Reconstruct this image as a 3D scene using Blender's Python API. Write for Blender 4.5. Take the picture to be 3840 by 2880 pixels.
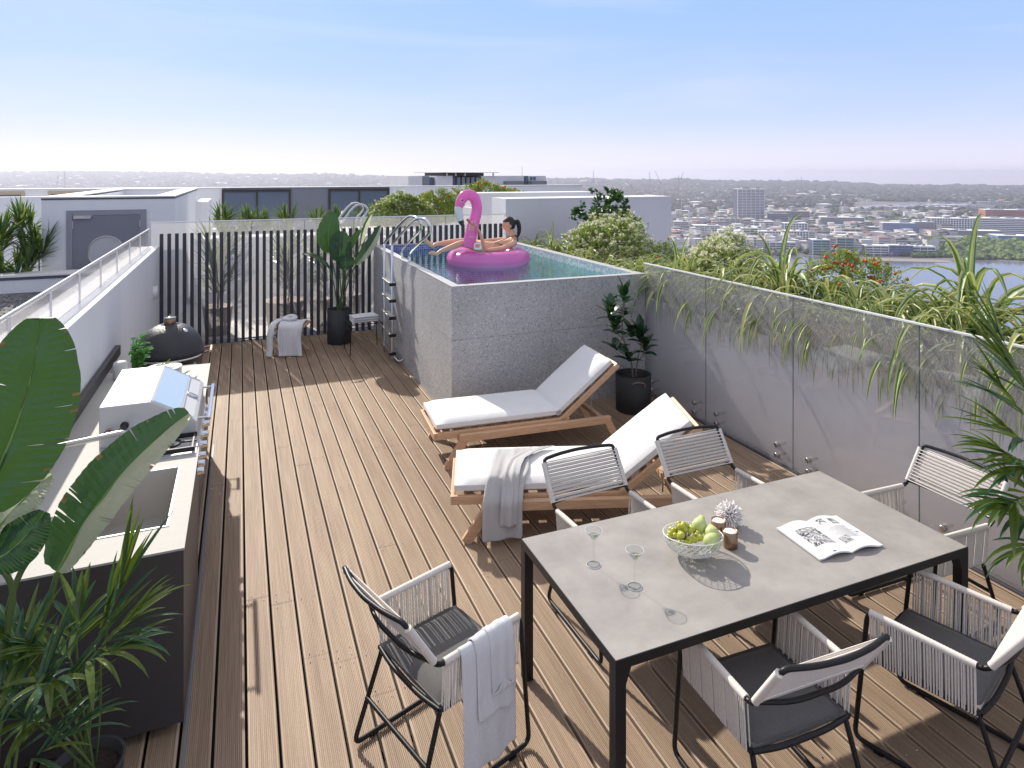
import bpy, bmesh, math, random
from math import sin, cos, pi, radians as R
from mathutils import Vector, Matrix, noise
for o in list(bpy.data.objects): bpy.data.objects.remove(o)
SC = bpy.context.scene
COL = SC.collection
random.seed(7)
# ---------------------------------------------------------------- camera
HC = 2.737
YAW = math.atan2(1020, 2479)
cd = bpy.data.cameras.new('camera'); cam = bpy.data.objects.new('camera', cd); COL.objects.link(cam)
cam.location = (0, 0, HC); cam.rotation_euler = (R(90), 0, -YAW)
cd.sensor_width = 36; cd.lens = 36 * 2479 / 3840; cd.shift_y = -789 / 3840
cd.clip_start = .05; cd.clip_end = 40000
SC.camera = cam
# ---------------------------------------------------------------- sky and sun
SUN_AZ, SUN_EL = R(-11.5), R(34)
w = bpy.data.worlds.new('World'); SC.world = w; w.use_nodes = True
wn = w.node_tree.nodes; wl = w.node_tree.links
bg = wn['Background']
sky = wn.new('ShaderNodeTexSky'); sky.sky_type = 'NISHITA'; sky.sun_disc = False
sky.sun_elevation = SUN_EL; sky.sun_rotation = SUN_AZ
sky.altitude = 100; sky.air_density = 1.0; sky.dust_density = .6; sky.ozone_density = 3.0
tc = wn.new('ShaderNodeTexCoord'); mp = wn.new('ShaderNodeMapping')
mp.inputs['Location'].default_value = (0, 0, .03)
wl.new(tc.outputs['Generated'], mp.inputs['Vector']); wl.new(mp.outputs[0], sky.inputs['Vector'])
# thin high streaks of cirrus and the pale lavender band low over the city
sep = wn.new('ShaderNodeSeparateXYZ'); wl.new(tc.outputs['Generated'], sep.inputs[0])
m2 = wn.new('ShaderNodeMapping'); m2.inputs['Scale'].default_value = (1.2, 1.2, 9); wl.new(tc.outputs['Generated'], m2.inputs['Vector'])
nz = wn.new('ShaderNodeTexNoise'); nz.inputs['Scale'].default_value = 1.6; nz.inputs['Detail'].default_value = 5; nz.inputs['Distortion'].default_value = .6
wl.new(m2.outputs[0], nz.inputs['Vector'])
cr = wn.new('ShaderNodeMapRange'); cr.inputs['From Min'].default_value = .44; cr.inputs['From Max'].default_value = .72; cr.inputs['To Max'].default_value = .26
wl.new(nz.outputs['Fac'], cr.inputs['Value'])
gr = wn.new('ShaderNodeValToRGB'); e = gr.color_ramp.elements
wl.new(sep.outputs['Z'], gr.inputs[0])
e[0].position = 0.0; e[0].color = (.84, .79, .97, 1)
e[1].position = 1.0; e[1].color = (.70, .69, .72, 1)  # sky above the frame, unseen: made pale and bright to fill the shade
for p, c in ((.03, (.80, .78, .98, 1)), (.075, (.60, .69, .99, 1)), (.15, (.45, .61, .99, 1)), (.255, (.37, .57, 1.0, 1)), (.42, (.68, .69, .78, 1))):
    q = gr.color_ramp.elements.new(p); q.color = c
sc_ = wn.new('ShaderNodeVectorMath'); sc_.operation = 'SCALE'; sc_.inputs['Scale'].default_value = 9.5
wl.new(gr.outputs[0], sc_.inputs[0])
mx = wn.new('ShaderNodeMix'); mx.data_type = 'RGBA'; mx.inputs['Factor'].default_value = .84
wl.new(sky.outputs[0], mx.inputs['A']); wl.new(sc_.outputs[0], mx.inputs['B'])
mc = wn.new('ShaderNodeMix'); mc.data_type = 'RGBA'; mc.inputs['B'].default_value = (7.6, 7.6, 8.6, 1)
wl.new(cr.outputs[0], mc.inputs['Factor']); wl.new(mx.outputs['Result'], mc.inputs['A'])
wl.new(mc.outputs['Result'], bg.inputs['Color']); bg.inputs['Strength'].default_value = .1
sl = bpy.data.lights.new('sun', 'SUN'); sl.energy = 4.6; sl.angle = R(.6); sl.color = (1, .93, .82)
so = bpy.data.objects.new('sun', sl); COL.objects.link(so)
sdir = Vector((sin(SUN_AZ) * cos(SUN_EL), cos(SUN_AZ) * cos(SUN_EL), sin(SUN_EL)))
so.rotation_euler = sdir.to_track_quat('Z', 'Y').to_euler(); so.location = (0, 0, 30)
SC.view_settings.view_transform = 'Standard'; SC.view_settings.look = 'None'
SC.view_settings.exposure = .25; SC.view_settings.gamma = 1
SC.render.engine = 'CYCLES'
cy = SC.cycles; cy.use_denoising = True; cy.max_bounces = 9; cy.transparent_max_bounces = 24
cy.diffuse_bounces = 3; cy.glossy_bounces = 4; cy.transmission_bounces = 8; cy.volume_bounces = 0
cy.use_adaptive_sampling = True; cy.adaptive_threshold = .015; cy.sample_clamp_indirect = 6

# ---------------------------------------------------------------- helpers
def at(u, v, x=None, y=None, z=None):
    """point of the place seen at photo pixel (u,v) on a known plane (measuring aid)"""
    d = Vector((cos(YAW), -sin(YAW), 0)) * ((u - 1920) / 2479) + Vector((sin(YAW), cos(YAW), 0)) + Vector((0, 0, (651 - v) / 2479))
    t = x / d.x if x is not None else y / d.y if y is not None else (z - HC) / d.z
    return Vector((0, 0, HC)) + d * t
def tag(o, label=None, cat=None, group=None, kind=None):
    if label: o['label'] = label
    if cat: o['category'] = cat
    if group: o['group'] = group
    if kind: o['kind'] = kind
    return o
def empty(name, loc=(0, 0, 0), rz=0, label=None, cat=None, group=None):
    o = bpy.data.objects.new(name, None); COL.objects.link(o); o.location = loc; o.rotation_euler = (0, 0, rz)
    o.empty_display_size = .1
    return tag(o, label, cat, group)
def copy_tree(o, parent=None):
    c = o.copy(); COL.objects.link(c); c.parent = parent
    for ch in list(o.children): copy_tree(ch, c)
    return c
def fillet(pts, r, n=5, closed=False):
    pts = [Vector(p) for p in pts]; out = [pts[0]]
    for i in range(1, len(pts) - 1):
        a, b, c = pts[i - 1], pts[i], pts[i + 1]
        d1 = (a - b); d2 = (c - b); k = min(r, d1.length * .49, d2.length * .49)
        p, q = b + d1.normalized() * k, b + d2.normalized() * k
        for j in range(n + 1):
            t = j / n; out.append(p * (1 - t) ** 2 + b * 2 * t * (1 - t) + q * t * t)
    out.append(pts[-1]); return out
class MB:
    def __init__(s): s.v = []; s.f = []; s.m = []; s.sm = []; s.T = None
    def add(s, vs, fs, mi=0, smooth=False):
        k = len(s.v)
        s.v += [tuple(s.T @ Vector(p)) if s.T else tuple(p) for p in vs]
        for f in fs: s.f.append(tuple(i + k for i in f)); s.m.append(mi); s.sm.append(smooth)
        return s
    def box(s, x0, y0, z0, x1, y1, z1, mi=0):
        vs = [(x0, y0, z0), (x1, y0, z0), (x1, y1, z0), (x0, y1, z0), (x0, y0, z1), (x1, y0, z1), (x1, y1, z1), (x0, y1, z1)]
        return s.add(vs, [(0, 3, 2, 1), (4, 5, 6, 7), (0, 1, 5, 4), (1, 2, 6, 5), (2, 3, 7, 6), (3, 0, 4, 7)], mi)
    def bar(s, a, b, w, h, mi=0, up=(0, 0, 1)):
        a, b = Vector(a), Vector(b); d = (b - a).normalized(); u = Vector(up)
        if abs(d.dot(u)) > .98: u = Vector((0, 1, 0))
        sx = d.cross(u).normalized() * w / 2; sz = sx.cross(d).normalized() * h / 2
        vs = [a - sx - sz, a + sx - sz, a + sx + sz, a - sx + sz, b - sx - sz, b + sx - sz, b + sx + sz, b - sx + sz]
        return s.add(vs, [(0, 1, 2, 3), (7, 6, 5, 4), (1, 0, 4, 5), (2, 1, 5, 6), (3, 2, 6, 7), (0, 3, 7, 4)], mi)
    def tube(s, pts, r, n=8, mi=0, closed=False, smooth=True, flat=1.0):
        pts = [Vector(p) for p in pts]; N = len(pts); rs = r if isinstance(r, (list, tuple)) else [r] * N
        vs = []; up = None
        for i, p in enumerate(pts):
            if closed: d = (pts[(i + 1) % N] - pts[i - 1])
            else: d = pts[min(i + 1, N - 1)] - pts[max(i - 1, 0)]
            if d.length < 1e-9: d = Vector((0, 0, 1))
            d.normalize()
            if up is None:
                up = Vector((0, 0, 1)) if abs(d.z) < .9 else Vector((0, 1, 0))
            sx = d.cross(up); 
            if sx.length < 1e-4: sx = d.orthogonal()
            sx.normalize(); up = sx.cross(d).normalized()
            for j in range(n):
                a = 2 * pi * j / n; vs.append(p + sx * cos(a) * rs[i] + up * sin(a) * rs[i] * flat)
        fs = []
        for i in range(N if closed else N - 1):
            k = (i + 1) % N
            for j in range(n): fs.append((i * n + j, i * n + (j + 1) % n, k * n + (j + 1) % n, k * n + j))
        s.add(vs, fs, mi, smooth)
        if not closed and n > 2:
            s.add(vs[:n], [tuple(range(n - 1, -1, -1))], mi); s.add(vs[-n:], [tuple(range(n))], mi)
        return s
    def lathe(s, prof, n=24, c=(0, 0, 0), mi=0, smooth=True, sx=1, sy=1):
        vs = []; fs = []; c = Vector(c)
        for r, z in prof:
            for j in range(n): a = 2 * pi * j / n; vs.append(c + Vector((r * cos(a) * sx, r * sin(a) * sy, z)))
        for i in range(len(prof) - 1):
            for j in range(n): fs.append((i * n + j, i * n + (j + 1) % n, (i + 1) * n + (j + 1) % n, (i + 1) * n + j))
        return s.add(vs, fs, mi, smooth)
    def ball(s, c, r, n=10, m=7, mi=0, sc=(1, 1, 1)):
        prof = [(max(r * sin(pi * i / m), 1e-4) , -r * cos(pi * i / m) * sc[2]) for i in range(m + 1)]
        return s.lathe(prof, n, c, mi, True, sc[0], sc[1])
    def grid(s, nu, nv, fn, mi=0, smooth=True, both=False, hole=None):
        vs = [fn(i / nu, j / nv) for i in range(nu + 1) for j in range(nv + 1)]
        fs = [(i * (nv + 1) + j, (i + 1) * (nv + 1) + j, (i + 1) * (nv + 1) + j + 1, i * (nv + 1) + j + 1) for i in range(nu) for j in range(nv) if not (hole and hole(i, j))]
        return s.add(vs, fs, mi, smooth)
    def build(s, name, mats, parent=None, loc=None, rz=0, bevel=0, solid=0, subd=0, label=None, cat=None, group=None, kind=None):
        me = bpy.data.meshes.new(name); me.from_pydata(s.v, [], s.f)
        if not isinstance(mats, (list, tuple)): mats = [mats]
        for m in mats: me.materials.append(m)
        me.polygons.foreach_set('material_index', s.m); me.polygons.foreach_set('use_smooth', s.sm); me.update()
        o = bpy.data.objects.new(name, me); COL.objects.link(o)
        if parent: o.parent = parent
        if loc: o.location = loc
        if rz: o.rotation_euler = (0, 0, rz)
        if solid:
            q = o.modifiers.new('solid', 'SOLIDIFY'); q.thickness = solid; q.offset = 0
        if bevel:
            q = o.modifiers.new('bevel', 'BEVEL'); q.width = bevel; q.segments = 2; q.limit_method = 'ANGLE'; q.angle_limit = R(50)
        if subd:
            q = o.modifiers.new('sub', 'SUBSURF'); q.levels = q.render_levels = subd
        return tag(o, label, cat, group, kind)

# ---------------------------------------------------------------- materials
def mat(name, col, rough=.6, metal=0, var=0, vs=5, bump=0, bs=60, col2=None, spec=None, trans=0, sss=0, stretch=None, coat=0, sheen=0, det=6):
    m = bpy.data.materials.new(name); m.use_nodes = True; N = m.node_tree.nodes; L = m.node_tree.links
    b = N['Principled BSDF']; b.inputs['Base Color'].default_value = (*col, 1); b.inputs['Roughness'].default_value = rough
    b.inputs['Metallic'].default_value = metal
    if spec is not None: b.inputs['Specular IOR Level'].default_value = spec
    if trans: b.inputs['Transmission Weight'].default_value = trans
    if sss: b.inputs['Subsurface Weight'].default_value = sss; b.inputs['Subsurface Radius'].default_value = (.02, .008, .004)
    if coat: b.inputs['Coat Weight'].default_value = coat; b.inputs['Coat Roughness'].default_value = .1
    if sheen: b.inputs['Sheen Weight'].default_value = sheen
    t = N.new('ShaderNodeTexCoord'); mpn = N.new('ShaderNodeMapping'); L.new(t.outputs['Object'], mpn.inputs[0])
    if stretch: mpn.inputs['Scale'].default_value = stretch
    if var or col2:
        n = N.new('ShaderNodeTexNoise'); n.inputs['Scale'].default_value = vs; n.inputs['Detail'].default_value = det; n.inputs['Roughness'].default_value = .6
        L.new(mpn.outputs[0], n.inputs['Vector'])
        r = N.new('ShaderNodeMapRange'); r.inputs['From Min'].default_value = .3; r.inputs['From Max'].default_value = .7
        L.new(n.outputs['Fac'], r.inputs['Value'])
        x = N.new('ShaderNodeMix'); x.data_type = 'RGBA'; L.new(r.outputs[0], x.inputs['Factor'])
        c2 = col2 or tuple(c * (1 - var) for c in col); c1 = col if col2 else tuple(min(1, c * (1 + var * .6)) for c in col)
        x.inputs['A'].default_value = (*c1, 1); x.inputs['B'].default_value = (*c2, 1)
        L.new(x.outputs['Result'], b.inputs['Base Color'])
    if bump:
        n2 = N.new('ShaderNodeTexNoise'); n2.inputs['Scale'].default_value = bs; n2.inputs['Detail'].default_value = 5; L.new(mpn.outputs[0], n2.inputs['Vector'])
        bm_ = N.new('ShaderNodeBump'); bm_.inputs['Strength'].default_value = bump; bm_.inputs['Distance'].default_value = .01
        L.new(n2.outputs['Fac'], bm_.inputs['Height']); L.new(bm_.outputs[0], b.inputs['Normal'])
    return m
def leafmat(name, col, col2, rough=.4, tl=.35, vs=6, spec=.5, tlcol=None):
    m = mat(name, col, rough, col2=col2, vs=vs, spec=spec); N = m.node_tree.nodes; L = m.node_tree.links
    b = N['Principled BSDF']; out = N['Material Output']
    t = N.new('ShaderNodeBsdfTranslucent'); t.inputs[0].default_value = (*(tlcol or tuple(min(1, c * 2.2) for c in col)), 1)
    x = N.new('ShaderNodeMixShader'); x.inputs[0].default_value = tl
    L.new(b.outputs[0], x.inputs[1]); L.new(t.outputs[0], x.inputs[2]); L.new(x.outputs[0], out.inputs[0])
    return m
def glassmat(name, tint=(.93, .96, .95), ior=1.5, rough=0, bump=0, bs=8, body=0, bodycol=(.8, .8, .85), refl=1.0):
    """thin clear sheet: mirror by fresnel over a tinted see-through, lets the sun pass"""
    m = bpy.data.materials.new(name); m.use_nodes = True; N = m.node_tree.nodes; L = m.node_tree.links; N.clear()
    o = N.new('ShaderNodeOutputMaterial'); tr = N.new('ShaderNodeBsdfTransparent'); tr.inputs[0].default_value = (*tint, 1)
    gl = N.new('ShaderNodeBsdfGlossy'); gl.inputs['Roughness'].default_value = rough
    fr = N.new('ShaderNodeFresnel'); fr.inputs[0].default_value = ior; x = N.new('ShaderNodeMixShader')
    mu = N.new('ShaderNodeMath'); mu.operation = 'MULTIPLY'; mu.inputs[1].default_value = refl; mu.use_clamp = True
    # a thin sheet has no inside: give both sides of it the same index
    ge = N.new('ShaderNodeNewGeometry'); ir = N.new('ShaderNodeMapRange'); ir.inputs['To Min'].default_value = ior; ir.inputs['To Max'].default_value = 1 / ior
    L.new(ge.outputs['Backfacing'], ir.inputs['Value']); L.new(ir.outputs[0], fr.inputs[0])
    L.new(fr.outputs[0], mu.inputs[0]); L.new(mu.outputs[0], x.inputs[0])
    base = tr.outputs[0]
    if body:
        d = N.new('ShaderNodeBsdfDiffuse'); d.inputs[0].default_value = (*bodycol, 1); y = N.new('ShaderNodeMixShader'); y.inputs[0].default_value = body
        L.new(tr.outputs[0], y.inputs[1]); L.new(d.outputs[0], y.inputs[2]); base = y.outputs[0]
    L.new(base, x.inputs[1]); L.new(gl.outputs[0], x.inputs[2]); L.new(x.outputs[0], o.inputs[0])
    if bump:
        t = N.new('ShaderNodeTexCoord'); mpn = N.new('ShaderNodeMapping'); mpn.inputs['Scale'].default_value = (1, 2.2, 1); L.new(t.outputs['Object'], mpn.inputs[0])
        n2 = N.new('ShaderNodeTexNoise'); n2.inputs['Scale'].default_value = bs; n2.inputs['Detail'].default_value = 4; L.new(mpn.outputs[0], n2.inputs['Vector'])
        b = N.new('ShaderNodeBump'); b.inputs['Strength'].default_value = bump; b.inputs['Distance'].default_value = .02; L.new(n2.outputs['Fac'], b.inputs['Height'])
        L.new(b.outputs[0], gl.inputs['Normal']); L.new(b.outputs[0], fr.inputs['Normal'])
    return m
def nodes(m): return m.node_tree.nodes, m.node_tree.links, m.node_tree.nodes['Principled BSDF']

M = {}
M['render'] = mat('white_render', (.78, .78, .80), .8, var=.06, vs=1.3, bump=.12, bs=90, stretch=(1, 1, .35))
M['render_grey'] = mat('grey_render', (.68, .67, .69), .8, var=.06, vs=.8, bump=.1, bs=80)
M['render_dark'] = mat('dark_grey_render', (.20, .21, .25), .8, var=.06, vs=.8)
M['coping'] = mat('coping', (.80, .79, .77), .6, var=.05, vs=3)
M['flash'] = mat('dark_flashing', (.10, .10, .12), .5, .3)
M['slat'] = mat('slat_paint', (.040, .042, .058), .5, var=.1)
M['alu'] = mat('aluminium', (.55, .57, .62), .35, .9)
M['chrome'] = mat('steel', (.72, .73, .75), .12, 1)
M['chrome2'] = mat('brushed_steel', (.55, .54, .52), .28, 1)
M['black'] = mat('black_metal', (.016, .016, .018), .42, .3)
M['blackp'] = mat('black_plastic', (.012, .012, .013), .5)
M['bronze'] = mat('bronze_frame', (.045, .038, .034), .45, .5)
M['wood'] = mat('teak', (.70, .46, .30), .5, col2=(.56, .34, .20), vs=9, stretch=(1, 7, 7), bump=.1, bs=40)
M['cushion'] = mat('white_canvas', (.80, .80, .80), .9, var=.03, vs=6, bump=.35, bs=9, sheen=.2)
M['towel'] = mat('towel', (.80, .80, .82), .95, var=.04, bump=.6, bs=320, sheen=.3)
M['towel_grey'] = mat('towel_linen', (.56, .55, .56), .95, var=.1, vs=220, bump=.5, bs=380, sheen=.3)
M['rope'] = mat('rope', (.74, .69, .64), .85, var=.1, vs=90)
M['seatpad'] = mat('seat_pad', (.105, .10, .10), .9, var=.15, vs=90, bump=.2, bs=300, sheen=.2)
M['stonetop'] = mat('ceramic_top', (.35, .325, .305), .5, var=.20, vs=5, bump=.05, bs=200, det=12)
M['steelpanel'] = mat('charcoal_panel', (.072, .064, .066), .5, .2, var=.05)
M['steeltop'] = mat('steel_benchtop', (.50, .485, .455), .65, 0, spec=.2, var=.04, vs=6, stretch=(1, 12, 1))
M['steelbasin'] = mat('steel_basin', (.46, .44, .41), .5, .2, var=.05)
M['hood'] = mat('grill_hood', (.62, .62, .63), .45, .15)
M['kamado'] = mat('kamado_glaze', (.035, .035, .04), .38, var=.1, bump=.5, bs=130)
M['pot'] = mat('black_planter', (.028, .030, .033), .6, var=.12, vs=12, bump=.1)
M['pot_terra'] = mat('brown_planter', (.20, .12, .08), .7, var=.15)
M['soil'] = mat('soil', (.035, .024, .018), .95, var=.5, vs=60, bump=1, bs=70)
M['ceramic'] = mat('white_ceramic', (.80, .80, .80), .25)
M['stonejar'] = mat('stone_jar', (.66, .66, .66), .8, var=.1, vs=60)
M['copper'] = mat('copper', (.32, .20, .13), .28, .95)
M['wax'] = mat('wax', (.82, .80, .77), .5, sss=.2)
M['coral'] = mat('coral', (.90, .86, .83), .7, sss=.15)
M['grape'] = mat('grape', (.50, .52, .06), .3, sss=.3, var=.2, vs=30)
M['pear'] = mat('pear', (.55, .62, .24), .4, sss=.2, var=.12, vs=40)
M['stem'] = mat('stem', (.10, .16, .045), .6, var=.2)
M['bark'] = mat('bark', (.24, .19, .15), .85, var=.3, vs=30, bump=.5, bs=60)
M['skin'] = mat('skin', (.70, .41, .28), .48, sss=.15, var=.05, vs=8)
M['hair'] = mat('hair', (.016, .010, .008), .5, bump=.6, bs=90, stretch=(1, 1, .2))
M['bikini'] = mat('bikini', (.01, .01, .012), .6)
M['pink'] = leafmat('pink_vinyl', (.86, .24, .62), (.84, .20, .58), .18, .30, 3, spec=.7, tlcol=(.95, .30, .70))
M['vwhite'] = mat('white_vinyl', (.75, .73, .78), .25, coat=.4)
M['vblack'] = mat('black_vinyl', (.03, .025, .025), .25, coat=.4)
M['vred'] = mat('red_vinyl', (.7, .03, .05), .3)
M['glass'] = glassmat('fence_glass', (.975, .985, .98), 1.52, body=.16, bodycol=(.96, .90, .94), refl=1.7)
M['winglass'] = glassmat('window_glass', (.35, .38, .42), 1.6)
M['drink'] = glassmat('stemware', (.97, .98, .98), 1.5)
M['liquid'] = glassmat('drink_liquid', (.86, .91, .93), 1.33)
M['paper'] = mat('paper', (.80, .80, .80), .5)
M['g_blue'] = mat('far_glass', (.10, .13, .19), .25, .2)
# frosted screen glass
m = M['frost'] = bpy.data.materials.new('frosted_glass'); m.use_nodes = True; N = m.node_tree.nodes; L = m.node_tree.links; N.clear()
o_ = N.new('ShaderNodeOutputMaterial'); t_ = N.new('ShaderNodeBsdfTranslucent'); t_.inputs[0].default_value = (.88, .87, .88, 1)
g_ = N.new('ShaderNodeBsdfRefraction'); g_.inputs['Roughness'].default_value = .24; g_.inputs['IOR'].default_value = 1.03; g_.inputs[0].default_value = (.94, .93, .93, 1)
c_ = N.new('ShaderNodeBsdfGlossy'); c_.inputs['Roughness'].default_value = .25
a_ = N.new('ShaderNodeMixShader'); a_.inputs[0].default_value = .82; b_ = N.new('ShaderNodeMixShader'); b_.inputs[0].default_value = .04
L.new(t_.outputs[0], a_.inputs[1]); L.new(g_.outputs[0], a_.inputs[2]); L.new(a_.outputs[0], b_.inputs[1]); L.new(c_.outputs[0], b_.inputs[2]); L.new(b_.outputs[0], o_.inputs[0])
# light frosting of the left balustrade
m = M['frost2'] = M['frost'].copy(); m.name = 'light_frosting'; N = m.node_tree.nodes; L = m.node_tree.links
o2 = [n for n in N if n.type == 'OUTPUT_MATERIAL'][0]; src = o2.inputs[0].links[0].from_socket; tt = N.new('ShaderNodeBsdfTransparent'); x2 = N.new('ShaderNodeMixShader'); x2.inputs[0].default_value = .45
L.new(src, x2.inputs[1]); L.new(tt.outputs[0], x2.inputs[2]); L.new(x2.outputs[0], o2.inputs[0])
N = M['frost'].node_tree.nodes; L = M['frost'].node_tree.links
o2 = [n for n in N if n.type == 'OUTPUT_MATERIAL'][0]; src = o2.inputs[0].links[0].from_socket; tt = N.new('ShaderNodeBsdfTransparent'); x2 = N.new('ShaderNodeMixShader'); x2.inputs[0].default_value = .26
L.new(src, x2.inputs[1]); L.new(tt.outputs[0], x2.inputs[2]); L.new(x2.outputs[0], o2.inputs[0])
# decking timber: tone changes from board to board, grain along Y
m = M['deck'] = mat('deck_timber', (.33, .22, .155), .62, bump=.08, bs=60, stretch=(1, .06, 1)); N, L, b = nodes(m)
t = N.new('ShaderNodeTexCoord'); s1 = N.new('ShaderNodeMapping'); s1.inputs['Scale'].default_value = (7.0, .42, 1); L.new(t.outputs['Object'], s1.inputs[0])
n1 = N.new('ShaderNodeTexNoise'); n1.inputs['Scale'].default_value = 1; n1.inputs['Detail'].default_value = 4; L.new(s1.outputs[0], n1.inputs['Vector'])
s2 = N.new('ShaderNodeMapping'); s2.inputs['Scale'].default_value = (90, 2.0, 1); L.new(t.outputs['Object'], s2.inputs[0])
n2 = N.new('ShaderNodeTexNoise'); n2.inputs['Scale'].default_value = 1; n2.inputs['Detail'].default_value = 3; L.new(s2.outputs[0], n2.inputs['Vector'])
ad = N.new('ShaderNodeMath'); ad.operation = 'ADD'; L.new(n1.outputs[0], ad.inputs[0]); L.new(n2.outputs[0], ad.inputs[1])
rp = N.new('ShaderNodeValToRGB'); ee = rp.color_ramp.elements; ee[0].position = .30; ee[0].color = (.27, .185, .125, 1); ee[1].position = .72; ee[1].color = (.51, .385, .28, 1)
hf = N.new('ShaderNodeMath'); hf.operation = 'MULTIPLY'; hf.inputs[1].default_value = .5; L.new(ad.outputs[0], hf.inputs[0]); L.new(hf.outputs[0], rp.inputs[0]); L.new(rp.outputs[0], b.inputs['Base Color'])
# speckled stone of the pool: pale ground, light and dark chips, pits
m = M['stone'] = mat('pool_stone', (.42, .42, .43), .7); N, L, b = nodes(m)
t = N.new('ShaderNodeTexCoord'); v1 = N.new('ShaderNodeTexVoronoi'); v1.inputs['Scale'].default_value = 85; L.new(t.outputs['Object'], v1.inputs['Vector'])
r1 = N.new('ShaderNodeValToRGB'); q = r1.color_ramp.elements; q[0].position = .0; q[0].color = (.30, .30, .31, 1); q[1].position = 1; q[1].color = (.66, .65, .65, 1)
for p, c in ((.07, (.36, .36, .37, 1)), (.11, (.48, .475, .48, 1)), (.88, (.50, .495, .50, 1)), (.93, (.66, .66, .65, 1))):
    k = r1.color_ramp.elements.new(p); k.color = c
sx_ = N.new('ShaderNodeSeparateColor'); L.new(v1.outputs['Color'], sx_.inputs[0]); L.new(sx_.outputs[0], r1.inputs[0])
v2 = N.new('ShaderNodeTexVoronoi'); v2.inputs['Scale'].default_value = 30; L.new(t.outputs['Object'], v2.inputs['Vector'])
r2 = N.new('ShaderNodeValToRGB'); q = r2.color_ramp.elements; q[0].position = .13; q[0].color = (.35, .35, .36, 1); q[1].position = .19; q[1].color = (1, 1, 1, 1); L.new(v2.outputs['Distance'], r2.inputs[0])
mu = N.new('ShaderNodeMix'); mu.data_type = 'RGBA'; mu.blend_type = 'MULTIPLY'; mu.inputs['Factor'].default_value = 1; L.new(r1.outputs[0], mu.inputs['A']); L.new(r2.outputs[0], mu.inputs['B'])
n9 = N.new('ShaderNodeTexNoise'); n9.inputs['Scale'].default_value = 1.1; n9.inputs['Detail'].default_value = 5; L.new(t.outputs['Object'], n9.inputs['Vector'])
r9 = N.new('ShaderNodeMapRange'); r9.inputs['From Min'].default_value = .3; r9.inputs['From Max'].default_value = .7; r9.inputs['To Min'].default_value = .82; r9.inputs['To Max'].default_value = 1.08; L.new(n9.outputs[0], r9.inputs['Value'])
m9 = N.new('ShaderNodeVectorMath'); m9.operation = 'SCALE'; L.new(mu.outputs['Result'], m9.inputs[0]); L.new(r9.outputs[0], m9.inputs['Scale']); L.new(m9.outputs[0], b.inputs['Base Color'])
# pool mosaic
m = M['mosaic'] = mat('mosaic_tile', (.05, .10, .35), .25, spec=.6); N, L, b = nodes(m)
t = N.new('ShaderNodeTexCoord'); ax = N.new('ShaderNodeSeparateXYZ'); L.new(t.outputs['Object'], ax.inputs[0])
sm = N.new('ShaderNodeMath'); sm.operation = 'ADD'; L.new(ax.outputs[0], sm.inputs[0]); L.new(ax.outputs[1], sm.inputs[1])
cb = N.new('ShaderNodeCombineXYZ'); L.new(sm.outputs[0], cb.inputs[0]); L.new(ax.outputs[2], cb.inputs[1])
sp = N.new('ShaderNodeVectorMath'); sp.operation = 'SCALE'; sp.inputs['Scale'].default_value = 28; L.new(cb.outputs[0], sp.inputs[0])
fl = N.new('ShaderNodeVectorMath'); fl.operation = 'FLOOR'; L.new(sp.outputs[0], fl.inputs[0]); fr = N.new('ShaderNodeVectorMath'); fr.operation = 'FRACTION'; L.new(sp.outputs[0], fr.inputs[0])
wn_ = N.new('ShaderNodeTexWhiteNoise'); L.new(fl.outputs[0], wn_.inputs['Vector'])
r1 = N.new('ShaderNodeValToRGB'); r1.color_ramp.interpolation = 'CONSTANT'; q = r1.color_ramp.elements
q[0].color = (.03, .05, .30, 1); q[1].position = .8; q[1].color = (.10, .22, .42, 1); k = r1.color_ramp.elements.new(.3); k.color = (.05, .11, .45, 1); k = r1.color_ramp.elements.new(.55); k.color = (.14, .11, .38, 1)
L.new(wn_.outputs['Value'], r1.inputs[0])
f2 = N.new('ShaderNodeSeparateXYZ'); L.new(fr.outputs[0], f2.inputs[0]); mn = N.new('ShaderNodeMath'); mn.operation = 'MINIMUM'; L.new(f2.outputs[0], mn.inputs[0]); L.new(f2.outputs[1], mn.inputs[1])
lt = N.new('ShaderNodeMath'); lt.operation = 'LESS_THAN'; lt.inputs[1].default_value = .14; L.new(mn.outputs[0], lt.inputs[0])
mg = N.new('ShaderNodeMix'); mg.data_type = 'RGBA'; mg.inputs['B'].default_value = (.42, .45, .52, 1); L.new(lt.outputs[0], mg.inputs['Factor']); L.new(r1.outputs[0], mg.inputs['A']); L.new(mg.outputs['Result'], b.inputs['Base Color'])
M['mosaic2'] = M['mosaic'].copy(); M['mosaic2'].name = 'pale_lit_mosaic'  # pale tile; on the right wall band, sunlight is put into its colour
for n in M['mosaic2'].node_tree.nodes:
    if n.type == 'VALTORGB':
        for q_, c_ in zip(n.color_ramp.elements, ((.28, .36, .46, 1), (.42, .50, .56, 1), (.34, .40, .50, 1), (.50, .60, .62, 1))): q_.color = c_
M['poolfloor'] = mat('pool_lining', (.16, .70, .58), .6, col2=(.55, .90, .78), vs=5)
M['water'] = glassmat('pool_water', (.62, 1.0, .93), 1.35, bump=.22, bs=7, refl=1.3)
M['gravel'] = mat('gravel', (.13, .125, .135), .9, bump=1.0, bs=40); N, L, b = nodes(M['gravel'])
t = N.new('ShaderNodeTexCoord'); v1 = N.new('ShaderNodeTexVoronoi'); v1.inputs['Scale'].default_value = 26; L.new(t.outputs['Object'], v1.inputs['Vector'])
r1 = N.new('ShaderNodeValToRGB'); q = r1.color_ramp.elements; q[0].color = (.06, .06, .068, 1); q[1].color = (.26, .25, .26, 1)
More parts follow.
